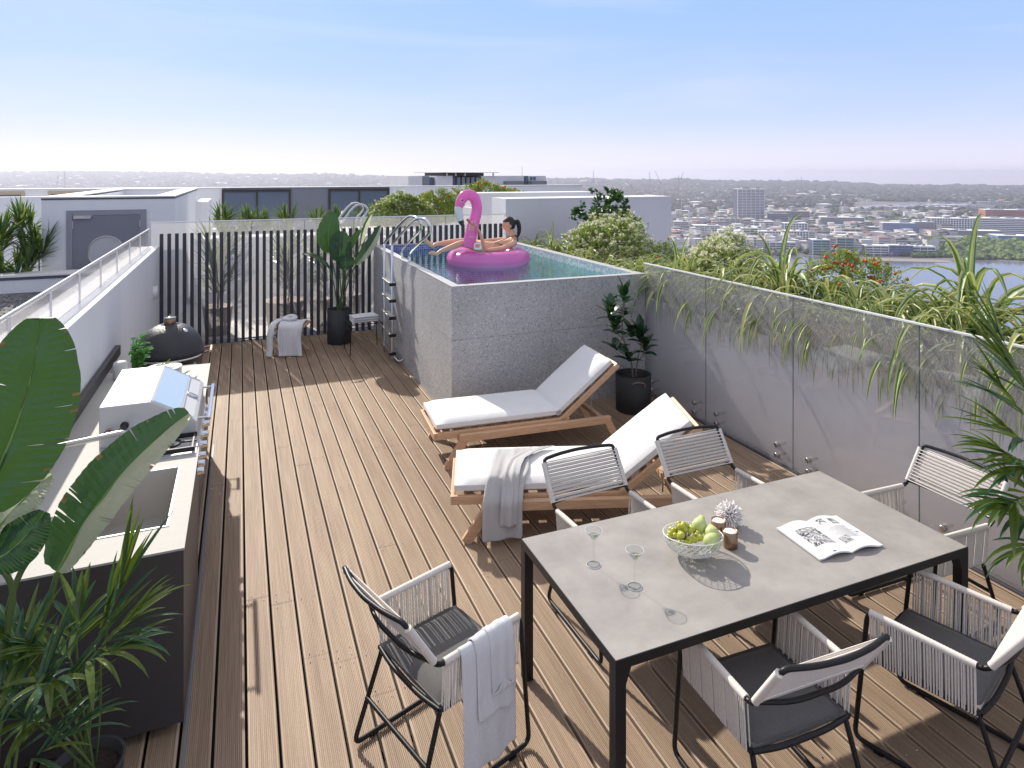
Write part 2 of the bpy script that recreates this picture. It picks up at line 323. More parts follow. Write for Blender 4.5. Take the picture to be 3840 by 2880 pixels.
sx_ = N.new('ShaderNodeSeparateColor'); L.new(v1.outputs['Color'], sx_.inputs[0]); L.new(sx_.outputs[0], r1.inputs[0]); L.new(r1.outputs[0], b.inputs['Base Color'])
bm_ = N.new('ShaderNodeBump'); bm_.inputs['Distance'].default_value = .03; bm_.invert = True; L.new(v1.outputs['Distance'], bm_.inputs['Height']); L.new(bm_.outputs[0], b.inputs['Normal'])
# foliage
M['strel'] = leafmat('paddle_leaf', (.012, .050, .020), (.020, .075, .026), .30, .12, 5, tlcol=(.12, .28, .04))
M['strel_under'] = leafmat('pale_leaf_underside', (.40, .42, .30), (.26, .32, .20), .5, .3, 5)
M['leafedge'] = mat('dry_leaf_edge', (.28, .20, .06), .7, var=.4, vs=40)
M['midrib'] = mat('leaf_midrib', (.17, .30, .06), .45, var=.15)
M['palm'] = leafmat('palm_leaf', (.035, .085, .022), (.12, .17, .03), .33, .28, 4, tlcol=(.26, .38, .04))
M['palm2'] = leafmat('palm_leaf_blue', (.022, .075, .045), (.05, .12, .05), .32, .2, 4, tlcol=(.12, .25, .06))
M['vgreen'] = leafmat('striped_leaf_green', (.03, .13, .045), (.08, .21, .06), .4, .3, 6, tlcol=(.22, .38, .05))
M['vyellow'] = leafmat('striped_leaf_cream', (.46, .46, .12), (.60, .62, .38), .45, .3, 6, tlcol=(.50, .50, .18))
M['bushleaf'] = leafmat('fine_leaf', (.13, .22, .03), (.30, .36, .08), .5, .35, 3, tlcol=(.30, .42, .04))
M['treeleaf'] = leafmat('dark_leaf', (.012, .05, .015), (.03, .09, .02), .35, .2, 4, tlcol=(.1, .22, .03))
M['rubber'] = leafmat('rubber_leaf', (.010, .045, .018), (.02, .07, .025), .22, .08, 6, tlcol=(.1, .2, .03))
M['rubberrib'] = mat('rubber_rib', (.16, .24, .10), .4)
M['flower'] = leafmat('cream_petal', (.78, .74, .48), (.70, .68, .42), .6, .3)
M['berry'] = mat('red_berry', (.62, .03, .02), .35, col2=(.75, .16, .03), vs=30)
M['olive'] = leafmat('olive_leaf', (.16, .19, .08), (.24, .26, .12), .5, .1)

# ================================================================ SETTING
# deck: boards with milled grooves, butt joints and dark gaps
def deck_boards():
    b = MB(); rnd = random.Random(3); pitch = .149; gap = .015; x = -1.155; k = 0; screws = []
    while x < 4.66:
        w_ = min(pitch - gap, 4.68 - x)
        prof = [(0, -.028), (0, -.003), (.006, 0)]
        n = 13; a0, a1 = .010, w_ - .010; st = (a1 - a0) / n
        for i in range(n):
            u = a0 + i * st; prof += [(u, 0), (u + st * .15, -.0055), (u + st * .45, -.0055), (u + st * .6, 0)]
        prof += [(w_ - .006, 0), (w_, -.003), (w_, -.028)]
        y = -3.0 - rnd.random() * 2.0
        while y < 11.66:
            y1 = min(y + rnd.choice((2.2, 2.7, 3.1)), 11.66); dz = rnd.uniform(-.0006, .0006)
            if y1 > -3:
                y0 = max(y, -3); m_ = len(prof)
                vs = [(x + p, yy, q + dz) for yy in (y0 + .0015, y1 - .0015) for p, q in prof]
                b.add(vs, [(i, i + 1, m_ + i + 1, m_ + i) for i in range(m_ - 1)])
                b.add(vs[:m_] + vs[m_:], [tuple(range(m_)), tuple(range(2 * m_ - 1, m_ - 1, -1))])
                if y1 < 11.6:
                    for sx in (.03, w_ - .03): screws += [(x + sx, y1 - .035, dz), (x + sx, y1 + .035, dz)]
                    screws += [(x + .03 + pitch, y1 - .0, 0), (x + w_ - .03 + pitch, y1 - .0, 0)]
            y = y1
        x += pitch; k += 1
    for p in screws:
        if p[0] < 4.66: b.lathe([(.0042, -.003), (.0042, .0012), (.0001, .0014)], 6, p, 1, False)
    return b
deck_boards().build('deck', [M['deck'], M['chrome']], kind='structure')
MB().box(-1.17, -3, -.12, 4.72, 11.7, -.05).build('deck_base', mat('deck_base', (.012, .011, .011), .9), kind='structure')
g = MB()
for x in (-.245,): g.box(x - .006, -3, .001, x + .006, 7.3, .006)
tag(g.build('floor_channel', mat('dull_channel', (.20,.22,.28), .55, .3), label='long thin aluminium channel in the deck beside the outdoor kitchen', cat='channel'))

# left boundary wall + frosted balustrade
b = MB(); 
for y0, y1 in ((-3, 1.6), (1.603, 8.2), (8.203, 11.69)): b.box(-1.56, y0, -.3, -1.17, y1, 1.6)
b.build('boundary_wall', M['render'], bevel=.004, label='low white rendered wall along the left side of the deck, frosted glass on top', cat='wall')
zt = at(554, 862, x=-1.31).z
bal = empty('glass_balustrade', (-1.31, 4, 1.6), label='frosted glass balustrade with white top rail standing on the left white wall', cat='balustrade')
ys = [11.66 - .96 * i for i in range(16)]
for i in range(15):
    MB().box(-.006, ys[i + 1] + .006 - 4, .002, .006, ys[i] - .008 - 4, zt - 1.6 - .02).build('glass_panel', M['frost2'], bal)
    MB().box(-.012, ys[i + 1] - .002 - 4, .0, .006, ys[i + 1] + .002 - 4, zt - 1.6 - .021).build('post', M['ceramic'], bal)
MB().box(-.009, ys[-1] - 4, zt - 1.6 - .008, .009, 7.66, zt - 1.6 + .01).build('top_rail', M['ceramic'], bal, bevel=.003)

# slatted screen and frosted glass behind
sc = empty('slat_screen', (0, 11.7, 0), label='tall screen of dark vertical slats across the far end of the deck', cat='screen')
b = MB(); x = -1.165
while x < 4.66: b.box(x, -.03, -.02, x + .050, .03, 1.79); x += .108
b.build('slats', M['slat'], sc, bevel=.002)
MB().box(-1.17, -.02, -.045, 4.68, .05, .012).build('base_rail', M['alu'], sc)
fg = empty('frosted_screen', (0, 11.79, 0), label='frosted glass screen with slim top edge standing behind the dark slats', cat='glass screen')
xs = [-1.3, -.64, .18, 1.02, 1.85, 2.69, 3.52, 4.36, 4.70]
for i in range(8):
    MB().box(xs[i] + .005, -.006, .03, xs[i + 1] - .005, .006, 1.955).build('glass_panel', M['frost'], fg)
MB().box(-1.31, -.012, 1.955, 4.70, .012, 1.972).build('top_edge', M['ceramic'], fg)
MB().box(-1.31, -.02, -.05, 4.70, .02, .03).build('base_channel', M['alu'], fg)

# neighbouring terrace floor and roof slab beneath it all
MB().box(-9, 11.86, -.2, 9.5, 26, -.0).build('neighbour_terrace', mat('pale_paving', (.55, .54, .53), .7, var=.08), kind='structure')
MB().box(-9, -4, -3.2, 6.25, 26, -.21).build('roof_slab', M['render'], kind='structure')
t_ = MB().box(-8.8, -3.8, -111, 6.2, 25.8, -3.21).build('tower_building', M['render_grey'], label='grey apartment tower that carries the roof terrace', cat='building')
# gravel roof left, with its parapet
MB().box(-9, -4, -.2, -1.57, 12.3, .9).build('gravel_roof', M['gravel'], kind='structure')
rs = random.Random(5); b = MB()
for i in range(2600):
    x = -1.62 - rs.random() ** 1.2 * 4.2; y = rs.uniform(4.5, 12.25); r = rs.uniform(.012, .026)
    b.add([(x + r * rs.uniform(.7, 1.2), y, .9), (x, y + r * rs.uniform(.7, 1.2), .9), (x - r * rs.uniform(.7, 1.2), y, .9), (x, y - r, .9), (x + r * .2, y + r * .1, .9 + r * .9)], [(0, 1, 4), (1, 2, 4), (2, 3, 4), (3, 0, 4)], rs.randrange(3))
b.build('pebbles', [mat('pebble_dark', (.07, .07, .08), .8), mat('pebble_mid', (.15, .145, .16), .8), mat('pebble_light', (.27, .26, .27), .8)], label='dark grey pebbles lying on the flat roof behind the left wall', cat='gravel', kind='stuff')
p = empty('roof_parapet', (-4, 12.3, 0), label='low white parapet with dark flashing at the far edge of the pebble roof', cat='parapet')
MB().box(-5, 0, -.2, 2.44, .4, 1.10).build('wall', M['render'], p)
MB().box(-5.01, -.02, 1.145, 2.45, .42, 1.17).build('coping', M['coping'], p)
MB().box(-5, -.012, 1.10, 2.44, .41, 1.145).build('flashing', M['flash'], p)

# service hut with door
hut = empty('service_hut', (-2.04, 13, 0), label='white flat-roofed stair hut with a grey porthole door behind the left balustrade', cat='hut')
hx0, hx1, hy1, hz = -.98, .98, 6.65, 2.33
b = MB(); b.box(hx0, 0, 0, hx1, .3, hz - .03); b.box(hx0, .3, 0, hx0 + .3, hy1, hz - .03); b.box(hx1 - .3, .3, 0, hx1, hy1, hz - .03); b.box(hx0 + .3, hy1 - .3, 0, hx1 - .3, hy1, hz - .03)
b.box(hx0 + .3, .3, 0, hx1 - .3, hy1 - .3, hz - .35); b.build('walls', M['render'], hut)
b = MB()
for q in ((hx0 - .01, -.01, hx1 + .01, .31), (hx0 - .01, .31, hx0 + .31, hy1 - .31), (hx1 - .31, .31, hx1 + .01, hy1 - .31), (hx0 - .01, hy1 - .31, hx1 + .01, hy1 + .01)): b.box(q[0], q[1], hz, q[2], q[3], hz + .025)
b.build('coping', M['coping'], hut)
b = MB(); b.box(hx0 - .006, -.006, hz - .031, hx1 + .006, .30, hz + .0); b.box(hx1 - .1, .30, hz - .031, hx1 + .006, hy1, hz); b.build('flashing', M['flash'], hut)
M['doorgrey'] = mat('door_grey', (.20, .20, .235), .5, var=.04)
dx0, dx1, dz = -2.67 + 2.04, -1.5 + 2.04, 2.12
dr = empty('door', (0, 0, 0)); dr.parent = hut
b = MB(); b.box(dx0, -.03, 0, dx0 + .09, -.001, dz); b.box(dx1 - .09, -.03, 0, dx1, -.001, dz); b.box(dx0 + .09, -.03, dz - .085, dx1 - .09, -.001, dz); b.build('door_frame', mat('door_frame_grey', (.27, .27, .31), .5), dr, bevel=.003)
MB().box(dx0 + .094, -.024, 0, dx1 - .094, -.002, dz - .09).build('door_leaf', M['doorgrey'], dr)
pc = at(398, 944, y=12.97); pcx, pcz = pc.x + 2.04, pc.z - .0
b = MB(); pts = [(pcx + .262 * cos(a * pi / 16), -.026, pcz + .262 * sin(a * pi / 16)) for a in range(32)]
b.tube(pts, .013, 8, closed=True); b.build('porthole_ring', M['chrome2'], dr)
b = MB(); b.add([(pcx + .255 * cos(a * pi / 16), -.0255, pcz + .255 * sin(a * pi / 16)) for a in range(32)], [tuple(range(32))]); b.build('porthole_pane', mat('porthole', (.45, .45, .47), .3), dr)
b = MB(); b.box(dx0 + .11, -.075, dz - .14, dx0 + .36, -.03, dz - .085); b.box(dx0 + .25, -.09, dz - .105, dx0 + .38, -.076, dz - .085); b.build('door_closer', M['chrome'], dr, bevel=.004)
for xx in (dx0 + .09, dx1 - .10):
    MB().box(xx, -.04, dz - .30, xx + .012, -.03, dz - .18).build('hinge', M['chrome2'], dr)
# big wall behind the hut + far left windows
MB().box(-9, 19.8, 0, -2.6, 20.1, 2.16).build('garden_wall', M['render'], label='long white wall at the far left behind the stair hut', cat='wall')
MB().box(-1.06, 19.0, 0, -.78, 21.5, 2.0).build('garden_wall', M['render'], label='short white wall end right behind the stair hut corner', cat='wall')
# building across with bronze windows
bl = empty('apartment_building', (0, 24, 0), label='low grey apartment building with bronze framed windows across the neighbouring terrace', cat='building')
b = MB(); zt2 = 2.26
b.box(-10, 0, 0, -.56, .4, zt2, 0); b.box(-.56, 0, 0, 5.05, .4, zt2 - .01, 1); b.box(5.05, 0, 0, 13, .4, zt2, 0); b.box(-10, .4, 0, 13, 6, zt2 - .6, 0); b.build('walls', [M['render'], M['render_dark']], bl)
MB().box(-10.02, -.05, zt2 + .003, 13.02, .42, zt2 + .02).build('roof_edge', M['coping'], bl)
def window(par, x0, x1, z0, z1, mull=2, y=-.06, fr='bronze'):
    b = MB(); t = .07
    b.box(x0, y, z0, x0 + t, 0, z1); b.box(x1 - t, y, z0, x1, 0, z1); b.box(x0 + t, y, z1 - .09, x1 - t, 0, z1); b.box(x0 + t, y, z0, x1 - t, 0, z0 + .05)
    for i in range(1, mull): xm = x0 + (x1 - x0) * i / mull; b.box(xm - .03, y, z0 + .05, xm + .03, 0, z1 - .09)
    f_ = b.build('window', M[fr], par)
    MB().box(x0 + t, y + .03, z0 + .05, x1 - t, y + .035, z1 - .09).build('pane', M['g_blue'], f_)
window(bl, -.56, 1.62, .9, 2.2, 2); window(bl, 2.88, 5.02, .9, 2.2, 2)
M['tan'] = mat('tan_frame', (.45, .36, .26), .6)
window(bl, -7.6, -6.0, .9, 2.2, 2, fr='tan'); window(bl, -5.4, -3.2, .9, 2.2, 2, fr='tan')

# right hand white walls beyond the pool
wl_ = empty('blade_wall', (4.71, 11.75, 0), label='tall white blade wall rising behind the pool, nearest of the two', cat='wall')
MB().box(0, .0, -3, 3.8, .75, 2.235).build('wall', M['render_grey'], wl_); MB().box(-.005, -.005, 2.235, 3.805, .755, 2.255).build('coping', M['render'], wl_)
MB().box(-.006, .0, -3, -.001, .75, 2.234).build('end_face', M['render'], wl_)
wl_ = empty('blade_wall', (4.85, 14.0, 0), label='white blade wall just behind the nearer one, partly hidden by the pink flamingo', cat='wall')
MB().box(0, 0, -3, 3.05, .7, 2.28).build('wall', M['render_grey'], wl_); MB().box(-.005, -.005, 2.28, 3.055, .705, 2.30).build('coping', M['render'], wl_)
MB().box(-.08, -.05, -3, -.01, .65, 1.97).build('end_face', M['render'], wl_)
# penthouse building further back
pb = empty('penthouse_building', (0, 60, 0), label='pale concrete penthouse building with dark windows rising behind the red flowers', cat='building')
def P60(u, v): q = at(1400 + u * .31646, 640 + v * .31646, y=60); return q.x, q.z
b = MB(); cuts = [415, 580, 665, 740, 940, 1280, 1540, 1785, 1840, 2045]
zc = P60(0, 64)[1]
for a0, a1, z0, mi in ((415, 580, -20, 0), (580, 665, -20, 1), (740, 940, -20, 0), (1280, 1785, -20, 0), (1790, 1835, -20, 2), (1840, 1925, -20, 0), (1930, 2045, -20, 0)):
    b.box(P60(a0, 0)[0], 0, z0, P60(a1, 0)[0] - .01, 10, zc, mi)
b.box(P60(665, 0)[0], .5, -20, P60(740, 0)[0], 10, zc - .12, 2); b.box(P60(940, 0)[0], .5, -20, P60(1280, 0)[0], 10, zc - .12, 2); b.box(P60(1840, 0)[0], .6, -20, P60(1930, 0)[0], 10, zc, 0)
b.build('walls', [M['render_grey'], M['render_dark'], M['g_blue']], pb)
b = MB(); b.box(P60(785, 0)[0], -.5, P60(0, 25)[1], P60(1465, 0)[0], 10, P60(0, 20)[1]); b.build('roof', M['flash'], pb)
b = MB(); b.box(P60(900, 0)[0], 2, zc, P60(1390, 0)[0], 9, P60(0, 26)[1]); b.build('top_storey', mat('sandy_wall', (.38, .33, .27), .8), pb)
for a0, a1 in ((1010, 1070), (1290, 1335), (1345, 1390)): MB().box(P60(a0, 0)[0], 1.95, zc + .05, P60(a1, 0)[0], 1.99, P60(0, 34)[1]).build('window', M['g_blue'], pb)
for a0 in (870, 975, 1085, 1420): MB().box(P60(a0, 0)[0], 0, zc, P60(a0 + 10, 0)[0], .2, P60(0, 26)[1]).build('column', M['render'], pb)
for k in range(6):
    a0 = 1000 + k * 56; MB().box(P60(a0, 0)[0], .1, -3, P60(a0 + 34, 0)[0], .4, zc - .13).build('louvre', M['render_dark'], pb)
for a0, a1 in ((1540, 1740), (1840, 2010)):
    MB().box(P60(a0, 0)[0], -.9, P60(0, 200)[1], P60(a1, 0)[0], -.02, P60(0, 130)[1]).build('balcony', M['render_dark'], pb)
window(pb, P60(1845, 0)[0], P60(1930, 0)[0], P60(0, 128)[1], P60(0, 66)[1], 2, -.05, 'alu')
window(pb, P60(1660, 0)[0], P60(1735, 0)[0], P60(0, 255)[1], P60(0, 203)[1], 2, -.05, 'black')

# planter along the right
pl = empty('planter', (4.72, 0, 0), label='long raised white planter behind the right hand glass fence, full of striped grasses', cat='planter')
b = MB(); b.box(.10, -3, -.3, .17, 11.74, 1.13); b.box(1.42, -3, -.3, 1.5, 11.74, 1.13); b.box(.17, -3, -.3, 1.42, -2.9, 1.13); b.build('wall', mat('planter_render', (.90, .88, .90), .8, var=.05, bump=.1, bs=80), pl)
MB().box(.17, -2.9, .3, 1.42, 11.74, 1.06).build('soil', M['soil'], pl)

# pool
pool = empty('pool', (2.17, 7.03, 0), label='raised plunge pool clad in speckled grey stone in the middle of the terrace', cat='pool')
W_, D_, HP, WL = 2.53, 4.60, 1.485, 1.375
b = MB(); t = .10
b.box(.012, .012, -.05, W_, t, HP - .004); b.box(.012, D_ - t, -.05, W_, D_, HP - .004); b.box(.012, t, -.05, t, D_ - t, HP - .004); b.box(W_ - .12, t, -.05, W_, D_ - t, HP - .004)
b.build('shell', mat('grout', (.16, .16, .17), .8), pool)
seam = at(2066, 1150, y=7.03).x - 2.17; j1 = at(2066, 1240, y=7.03).z
print('seam', seam, j1)
b = MB(); zs = [-.04, j1 - .72, j1, HP]; xs_ = [0, seam, W_]
for i in range(3):
    for j in range(2): b.box(xs_[j] + (.0015 if j else 0), 0, zs[i] + .0015, xs_[j + 1] - .0015, .0115, zs[i + 1] - (.0015 if i < 2 else .004))
ysl = [.012, 1.28, 2.45, 3.65, D_]
for i in range(3):
    for j in range(4): b.box(0, ysl[j] + .0015, zs[i] + .0015, .0115, ysl[j + 1] - .0015, zs[i + 1] - (.0015 if i < 2 else .004))
b.build('stone_cladding', M['stone'], pool)
M['cope'] = mat('pool_coping', (.46, .46, .47), .6, var=.08, vs=60)
b = MB(); b.box(-.003, -.003, HP - .004, W_, t, HP); b.box(-.003, D_ - t, HP - .004, W_, D_, HP); b.box(-.003, t, HP - .004, t, D_ - t, HP); b.box(W_ - .12, t, HP - .004, W_, D_ - t, HP)
b.build('coping', M['cope'], pool)
b = MB(); i = .002
b.box(t, D_ - t - i, .3, W_ - .12, D_ - t, HP - .005); b.build('mosaic_wall', M['mosaic'], pool); b = MB()
b.box(t, t, .3, W_ - .12, t + i, HP - .005); b.box(t, t + i, .3, t + i, D_ - t - i, HP - .005); b.box(W_ - .12 - i, t + i, .3, W_ - .12, D_ - t - i, HP - .005)
b.build('mosaic_wall', M['mosaic2'], pool)
MB().box(t + i, t + i, .29, W_ - .122, D_ - t - i, .31).build('pool_floor', M['poolfloor'], pool)
b = MB(); b.grid(60, 90, lambda a, c: (t + .003 + a * (W_ - .12 - t - .006), t + .003 + c * (D_ - 2 * t - .006), WL)); b.build('water', M['water'], pool)
# ---------------------------------------------------------------- city
CZ = -110
def prof(u):
    P_ = [(-9999, 655), (0, 655), (300, 652), (700, 656), (1000, 664), (1200, 659), (1450, 668), (1500, 672), (2050, 679), (2200, 676), (2330, 680), (2480, 683), (2540, 676), (2580, 676), (2640, 684), (2850, 687), (3000, 686), (3150, 692), (3300, 699), (3420, 701), (3840, 703), (9999, 703)]
    for (a, va), (b_, vb) in zip(P_, P_[1:]):
        if a <= u <= b_: return va + (vb - va) * (u - a) / (b_ - a)
DR = 5400
def terr(x, y):
    d = x * sin(YAW) + y * cos(YAW); s = x * cos(YAW) - y * sin(YAW)
    if d < 500: return CZ
    u = max(-3000, min(6500, 1920 + 2479 * s / d))
    zr = HC - (prof(u) - 651) / 2479 * DR
    k = max(0, min(1, (d - 2600) / (DR - 2600))); k = k * k * (3 - 2 * k)
    n = noise.noise(Vector((x / 420, y / 420, 0))) * 9 + noise.noise(Vector((x / 130, y / 130, 3))) * 5
    return CZ + (zr - CZ) * k ** 1.3 + n * k * .8 - (10 * k if u > 3000 else 6 * k) * 0
vs, fs = [], []; radii = [0, 30, 200, 500, 900, 1300, 1700, 2100, 2500] + [2500 + 100 * i for i in range(1, 46)]; na = 240
for r in radii:
    for j in range(na): a = 2 * pi * j / na; x, y = r * sin(a), r * cos(a); vs.append((x, y, terr(x, y)))
for i in range(len(radii) - 1):
    for j in range(na): fs.append((i * na + j, i * na + (j + 1) % na, (i + 1) * na + (j + 1) % na, (i + 1) * na + j))
mg_ = mat('city_ground', (.12, .115, .11), .95, col2=(.22, .20, .20), vs=.012, det=12)
MB().add(vs, fs, 0, True).build('ground', mg_, kind='structure')
M['river'] = mat('river_water', (.16, .17, .24), .12, bump=.25, bs=.25, spec=.5)
def poly(pts, z): return [(p[0], p[1], z) for p in pts]
shore = [at(u, v, z=CZ) for u, v in ((2600, 940), (2890, 955), (3246, 971), (3550, 980), (3604, 973), (3700, 980), (3840, 984), (4300, 1010))]
MB().add(poly([(p.x, p.y) for p in shore] + [(900, -300), (120, -100), (110, 300), (300, 900)], CZ + .5), [tuple(range(len(shore) + 4))[::-1]]).build('river', M['river'], kind='structure')
for pts in ([(2500, 796), (2580, 795), (2650, 799), (2640, 803), (2600, 812), (2560, 825), (2500, 830)], [(2860, 783), (3030, 783), (3080, 787), (3000, 793), (2865, 792)],
            [(3190, 776), (3300, 768), (3440, 764), (3530, 757), (3640, 757), (3655, 763), (3560, 772), (3420, 782), (3300, 786), (3190, 783)], [(3430, 806), (3580, 800), (3590, 812), (3440, 816)]):
    q = [at(u, v, z=CZ + 1) for u, v in pts]
    MB().add([(p.x, p.y, CZ + 1) for p in q], [tuple(range(len(q)))[::-1]]).build('inlet', M['river'], kind='structure')
qy = [at(u, v, z=CZ + .8) for u, v in ((3240, 966), (3502, 973), (3560, 979), (3560, 984), (3240, 977))]
MB().add([tuple(p) for p in qy], [(4, 3, 2, 1, 0)]).build('promenade', mat('promenade', (.30, .27, .25), .8), kind='structure')
# suburb texture: thousands of roofs and tree crowns
rs = random.Random(11)
PW = [(3190, 757, 3660, 786), (2490, 793, 2650, 832), (2860, 782, 3085, 793), (3430, 800, 3590, 816)]
def inwater(x, y):
    d = x * sin(YAW) + y * cos(YAW); s = x * cos(YAW) - y * sin(YAW); u = 1920 + 2479 * s / d; v = 651 + 112.7 * 2479 / d
    for a, b_, c, e_ in PW:
        if a < u < c and b_ < v < e_: return True
    return False
hs = MB(); hcol = 0
for i in range(6500):
    d = 1500 + 3900 * rs.random() ** .75; s = rs.uniform(-.85, .85) * d
    x, y = s * cos(YAW) + d * sin(YAW), -s * sin(YAW) + d * cos(YAW)
    if noise.noise(Vector((x / 260, y / 260, 7))) < -.12 or inwater(x, y): continue
    z = terr(x, y); a = rs.random() * pi; w2, l2, h = rs.uniform(4, 9), rs.uniform(6, 14), rs.uniform(5, 11)
    if rs.random() < .05: w2 *= 2; l2 *= 2.2; h *= 1.6
    hs.T = Matrix.Translation((x, y, z)) @ Matrix.Rotation(a, 4, 'Z')
    mi = rs.choices((0, 1, 2, 3), (5, 3, 2, 4))[0]
    hs.add([(-w2, -l2, 0), (w2, -l2, 0), (w2, l2, 0), (-w2, l2, 0), (-w2, -l2, h), (w2, -l2, h), (w2, l2, h), (-w2, l2, h), (0, -l2 * .6, h + 2.5), (0, l2 * .6, h + 2.5)], [(0, 1, 5, 4), (1, 2, 6, 5), (2, 3, 7, 6), (3, 0, 4, 7)], 4)
    hs.add([(-w2, -l2, h), (w2, -l2, h), (w2, l2, h), (-w2, l2, h), (0, -l2 * .6, h + 2.5), (0, l2 * .6, h + 2.5)], [(0, 1, 4), (2, 3, 5), (1, 2, 5, 4), (3, 0, 4, 5)], mi)
for i in range(900):
    u = rs.uniform(2500, 3560); v = rs.uniform(838, 940) if rs.random() < .7 else rs.uniform(800, 838)
    if 3500 < u and v > 905: continue
    p = at(u, v, z=CZ); w2, l2, h = rs.uniform(4, 10), rs.uniform(5, 14), rs.choice((6, 9, 12, 16, 20))
    hs.T = Matrix.Translation(p) @ Matrix.Rotation(-YAW + rs.choice((0, .3, -.2)), 4, 'Z')
    hs.add([(-w2, -l2, 0), (w2, -l2, 0), (w2, l2, 0), (-w2, l2, 0), (-w2, -l2, h), (w2, -l2, h), (w2, l2, h), (-w2, l2, h)], [(0, 1, 5, 4), (1, 2, 6, 5), (2, 3, 7, 6), (3, 0, 4, 7)], rs.choice((4, 4, 3, 1))); hs.add([(-w2, -l2, h), (w2, -l2, h), (w2, l2, h), (-w2, l2, h)], [(0, 1, 2, 3)], rs.choice((0, 0, 1, 2, 3)))
    for k in range(1, h // 3): hs.box(-w2 - .3, -l2 - .6, k * 3.1, w2 + .3, -l2 - .02, k * 3.1 + 1.1, 0)
hs.T = None
hs.build('suburb_houses', [mat('roof_white', (.75, .75, .75), .7), mat('roof_grey', (.35, .35, .38), .7), mat('roof_tile', (.42, .20, .14), .7), mat('roof_dark', (.16, .16, .18), .7), mat('house_wall', (.62, .60, .58), .8)],
         label='thousands of tiny suburban houses scattered across the hazy plain', cat='houses', kind='stuff')
def crown(mb, x, y, z, r, h, mi, rs):
    n = 6; pr = [(0.25, 0), (.95, .25), (1.0, .5), (.7, .8), (.15, 1.0)]
    vs = []
    for q, zz in pr:
        for j in range(n): a = 2 * pi * j / n + zz * 2; k = r * q * rs.uniform(.7, 1.2); vs.append((x + k * cos(a), y + k * sin(a), z + h * zz * rs.uniform(.9, 1.08)))
    mb.add(vs, [(i * n + j, i * n + (j + 1) % n, (i + 1) * n + (j + 1) % n, (i + 1) * n + j) for i in range(4) for j in range(n)] + [tuple(range(4 * n, 5 * n))], mi)
tr = MB()
for i in range(13000):
    d = 1250 + 4150 * rs.random() ** .8; s = rs.uniform(-.85, .85) * d
    x, y = s * cos(YAW) + d * sin(YAW), -s * sin(YAW) + d * cos(YAW)
    if inwater(x, y): continue
    k = 1 + d / 3500
    crown(tr, x, y, terr(x, y) - 1, rs.uniform(6, 14) * k, rs.uniform(7, 15) * k * .8, rs.randrange(3), rs)
TM = [mat('far_tree_dark', (.035, .045, .045), .95), mat('far_tree_mid', (.055, .068, .055), .95), mat('far_tree_pale', (.10, .11, .075), .95)]
tr.build('suburb_trees', TM, label='dark mass of far off trees between the suburban houses', cat='woodland', kind='stuff')
# mangroves and park trees on the near shore
tr = MB()
for i in range(1500):
    u = rs.uniform(3555, 4200); k = rs.random(); v = (905 + 65 * k) + (u - 3555) * .02 + rs.uniform(-3, 3)
    if u < 3600: v = max(v, 940)
    p = at(u, min(v, 974 + (u - 3600) * .018), z=CZ); big = rs.uniform(2.5, 6) if k > .6 else rs.uniform(4, 9)
    crown(tr, p.x, p.y, CZ, big, big * rs.uniform(1.0, 1.6), rs.choice((1, 2, 2, 0)), rs)
for i in range(260):
    u = rs.uniform(3420, 3545); p = at(u, rs.uniform(952, 966), z=CZ); big = rs.uniform(3, 5); crown(tr, p.x, p.y, CZ, big, big * 1.4, rs.choice((0, 1)), rs)
for i in range(700):
    u = rs.choice((rs.uniform(3040, 3100), rs.uniform(3200, 3280), rs.uniform(3240, 3470), rs.uniform(2560, 2760))); v = rs.uniform(800, 835) if rs.random() < .6 else rs.uniform(835, 900)
    p = at(u, v, z=CZ); big = rs.uniform(6, 11); crown(tr, p.x, p.y, CZ, big, big * 1.2, rs.choice((0, 1, 2)), rs)
for i in range(420):
    u = rs.uniform(2560, 3540); v = rs.uniform(880, 962); p = at(u, v, z=CZ); big = rs.uniform(2.5, 5); crown(tr, p.x, p.y, CZ, big, big * 1.5, rs.choice((0, 1, 2, 3)), rs)
tr.build('shore_trees', [mat('mangrove_dark', (.05, .09, .035), .9), mat('mangrove', (.10, .16, .05), .9), mat('mangrove_pale', (.18, .24, .08), .9), mat('jacaranda', (.30, .22, .42), .9)], label='dense mangroves and park trees along the near shore of the river', cat='woodland', kind='stuff')
MW = {'w': mat('city_white', (.85, .85, .85), .7), 'g': mat('city_grey', (.26, .27, .32), .7), 'd': mat('city_dark', (.10, .11, .16), .4), 't': mat('city_teal', (.36, .55, .52), .6),
      'o': mat('city_ochre', (.55, .38, .16), .7), 'r': mat('city_brick', (.42, .14, .12), .8), 'b': mat('city_blue', (.13, .22, .50), .6), 's': mat('city_sand', (.55, .47, .38), .8), 'k': mat('city_window', (.12, .14, .20), .25)}
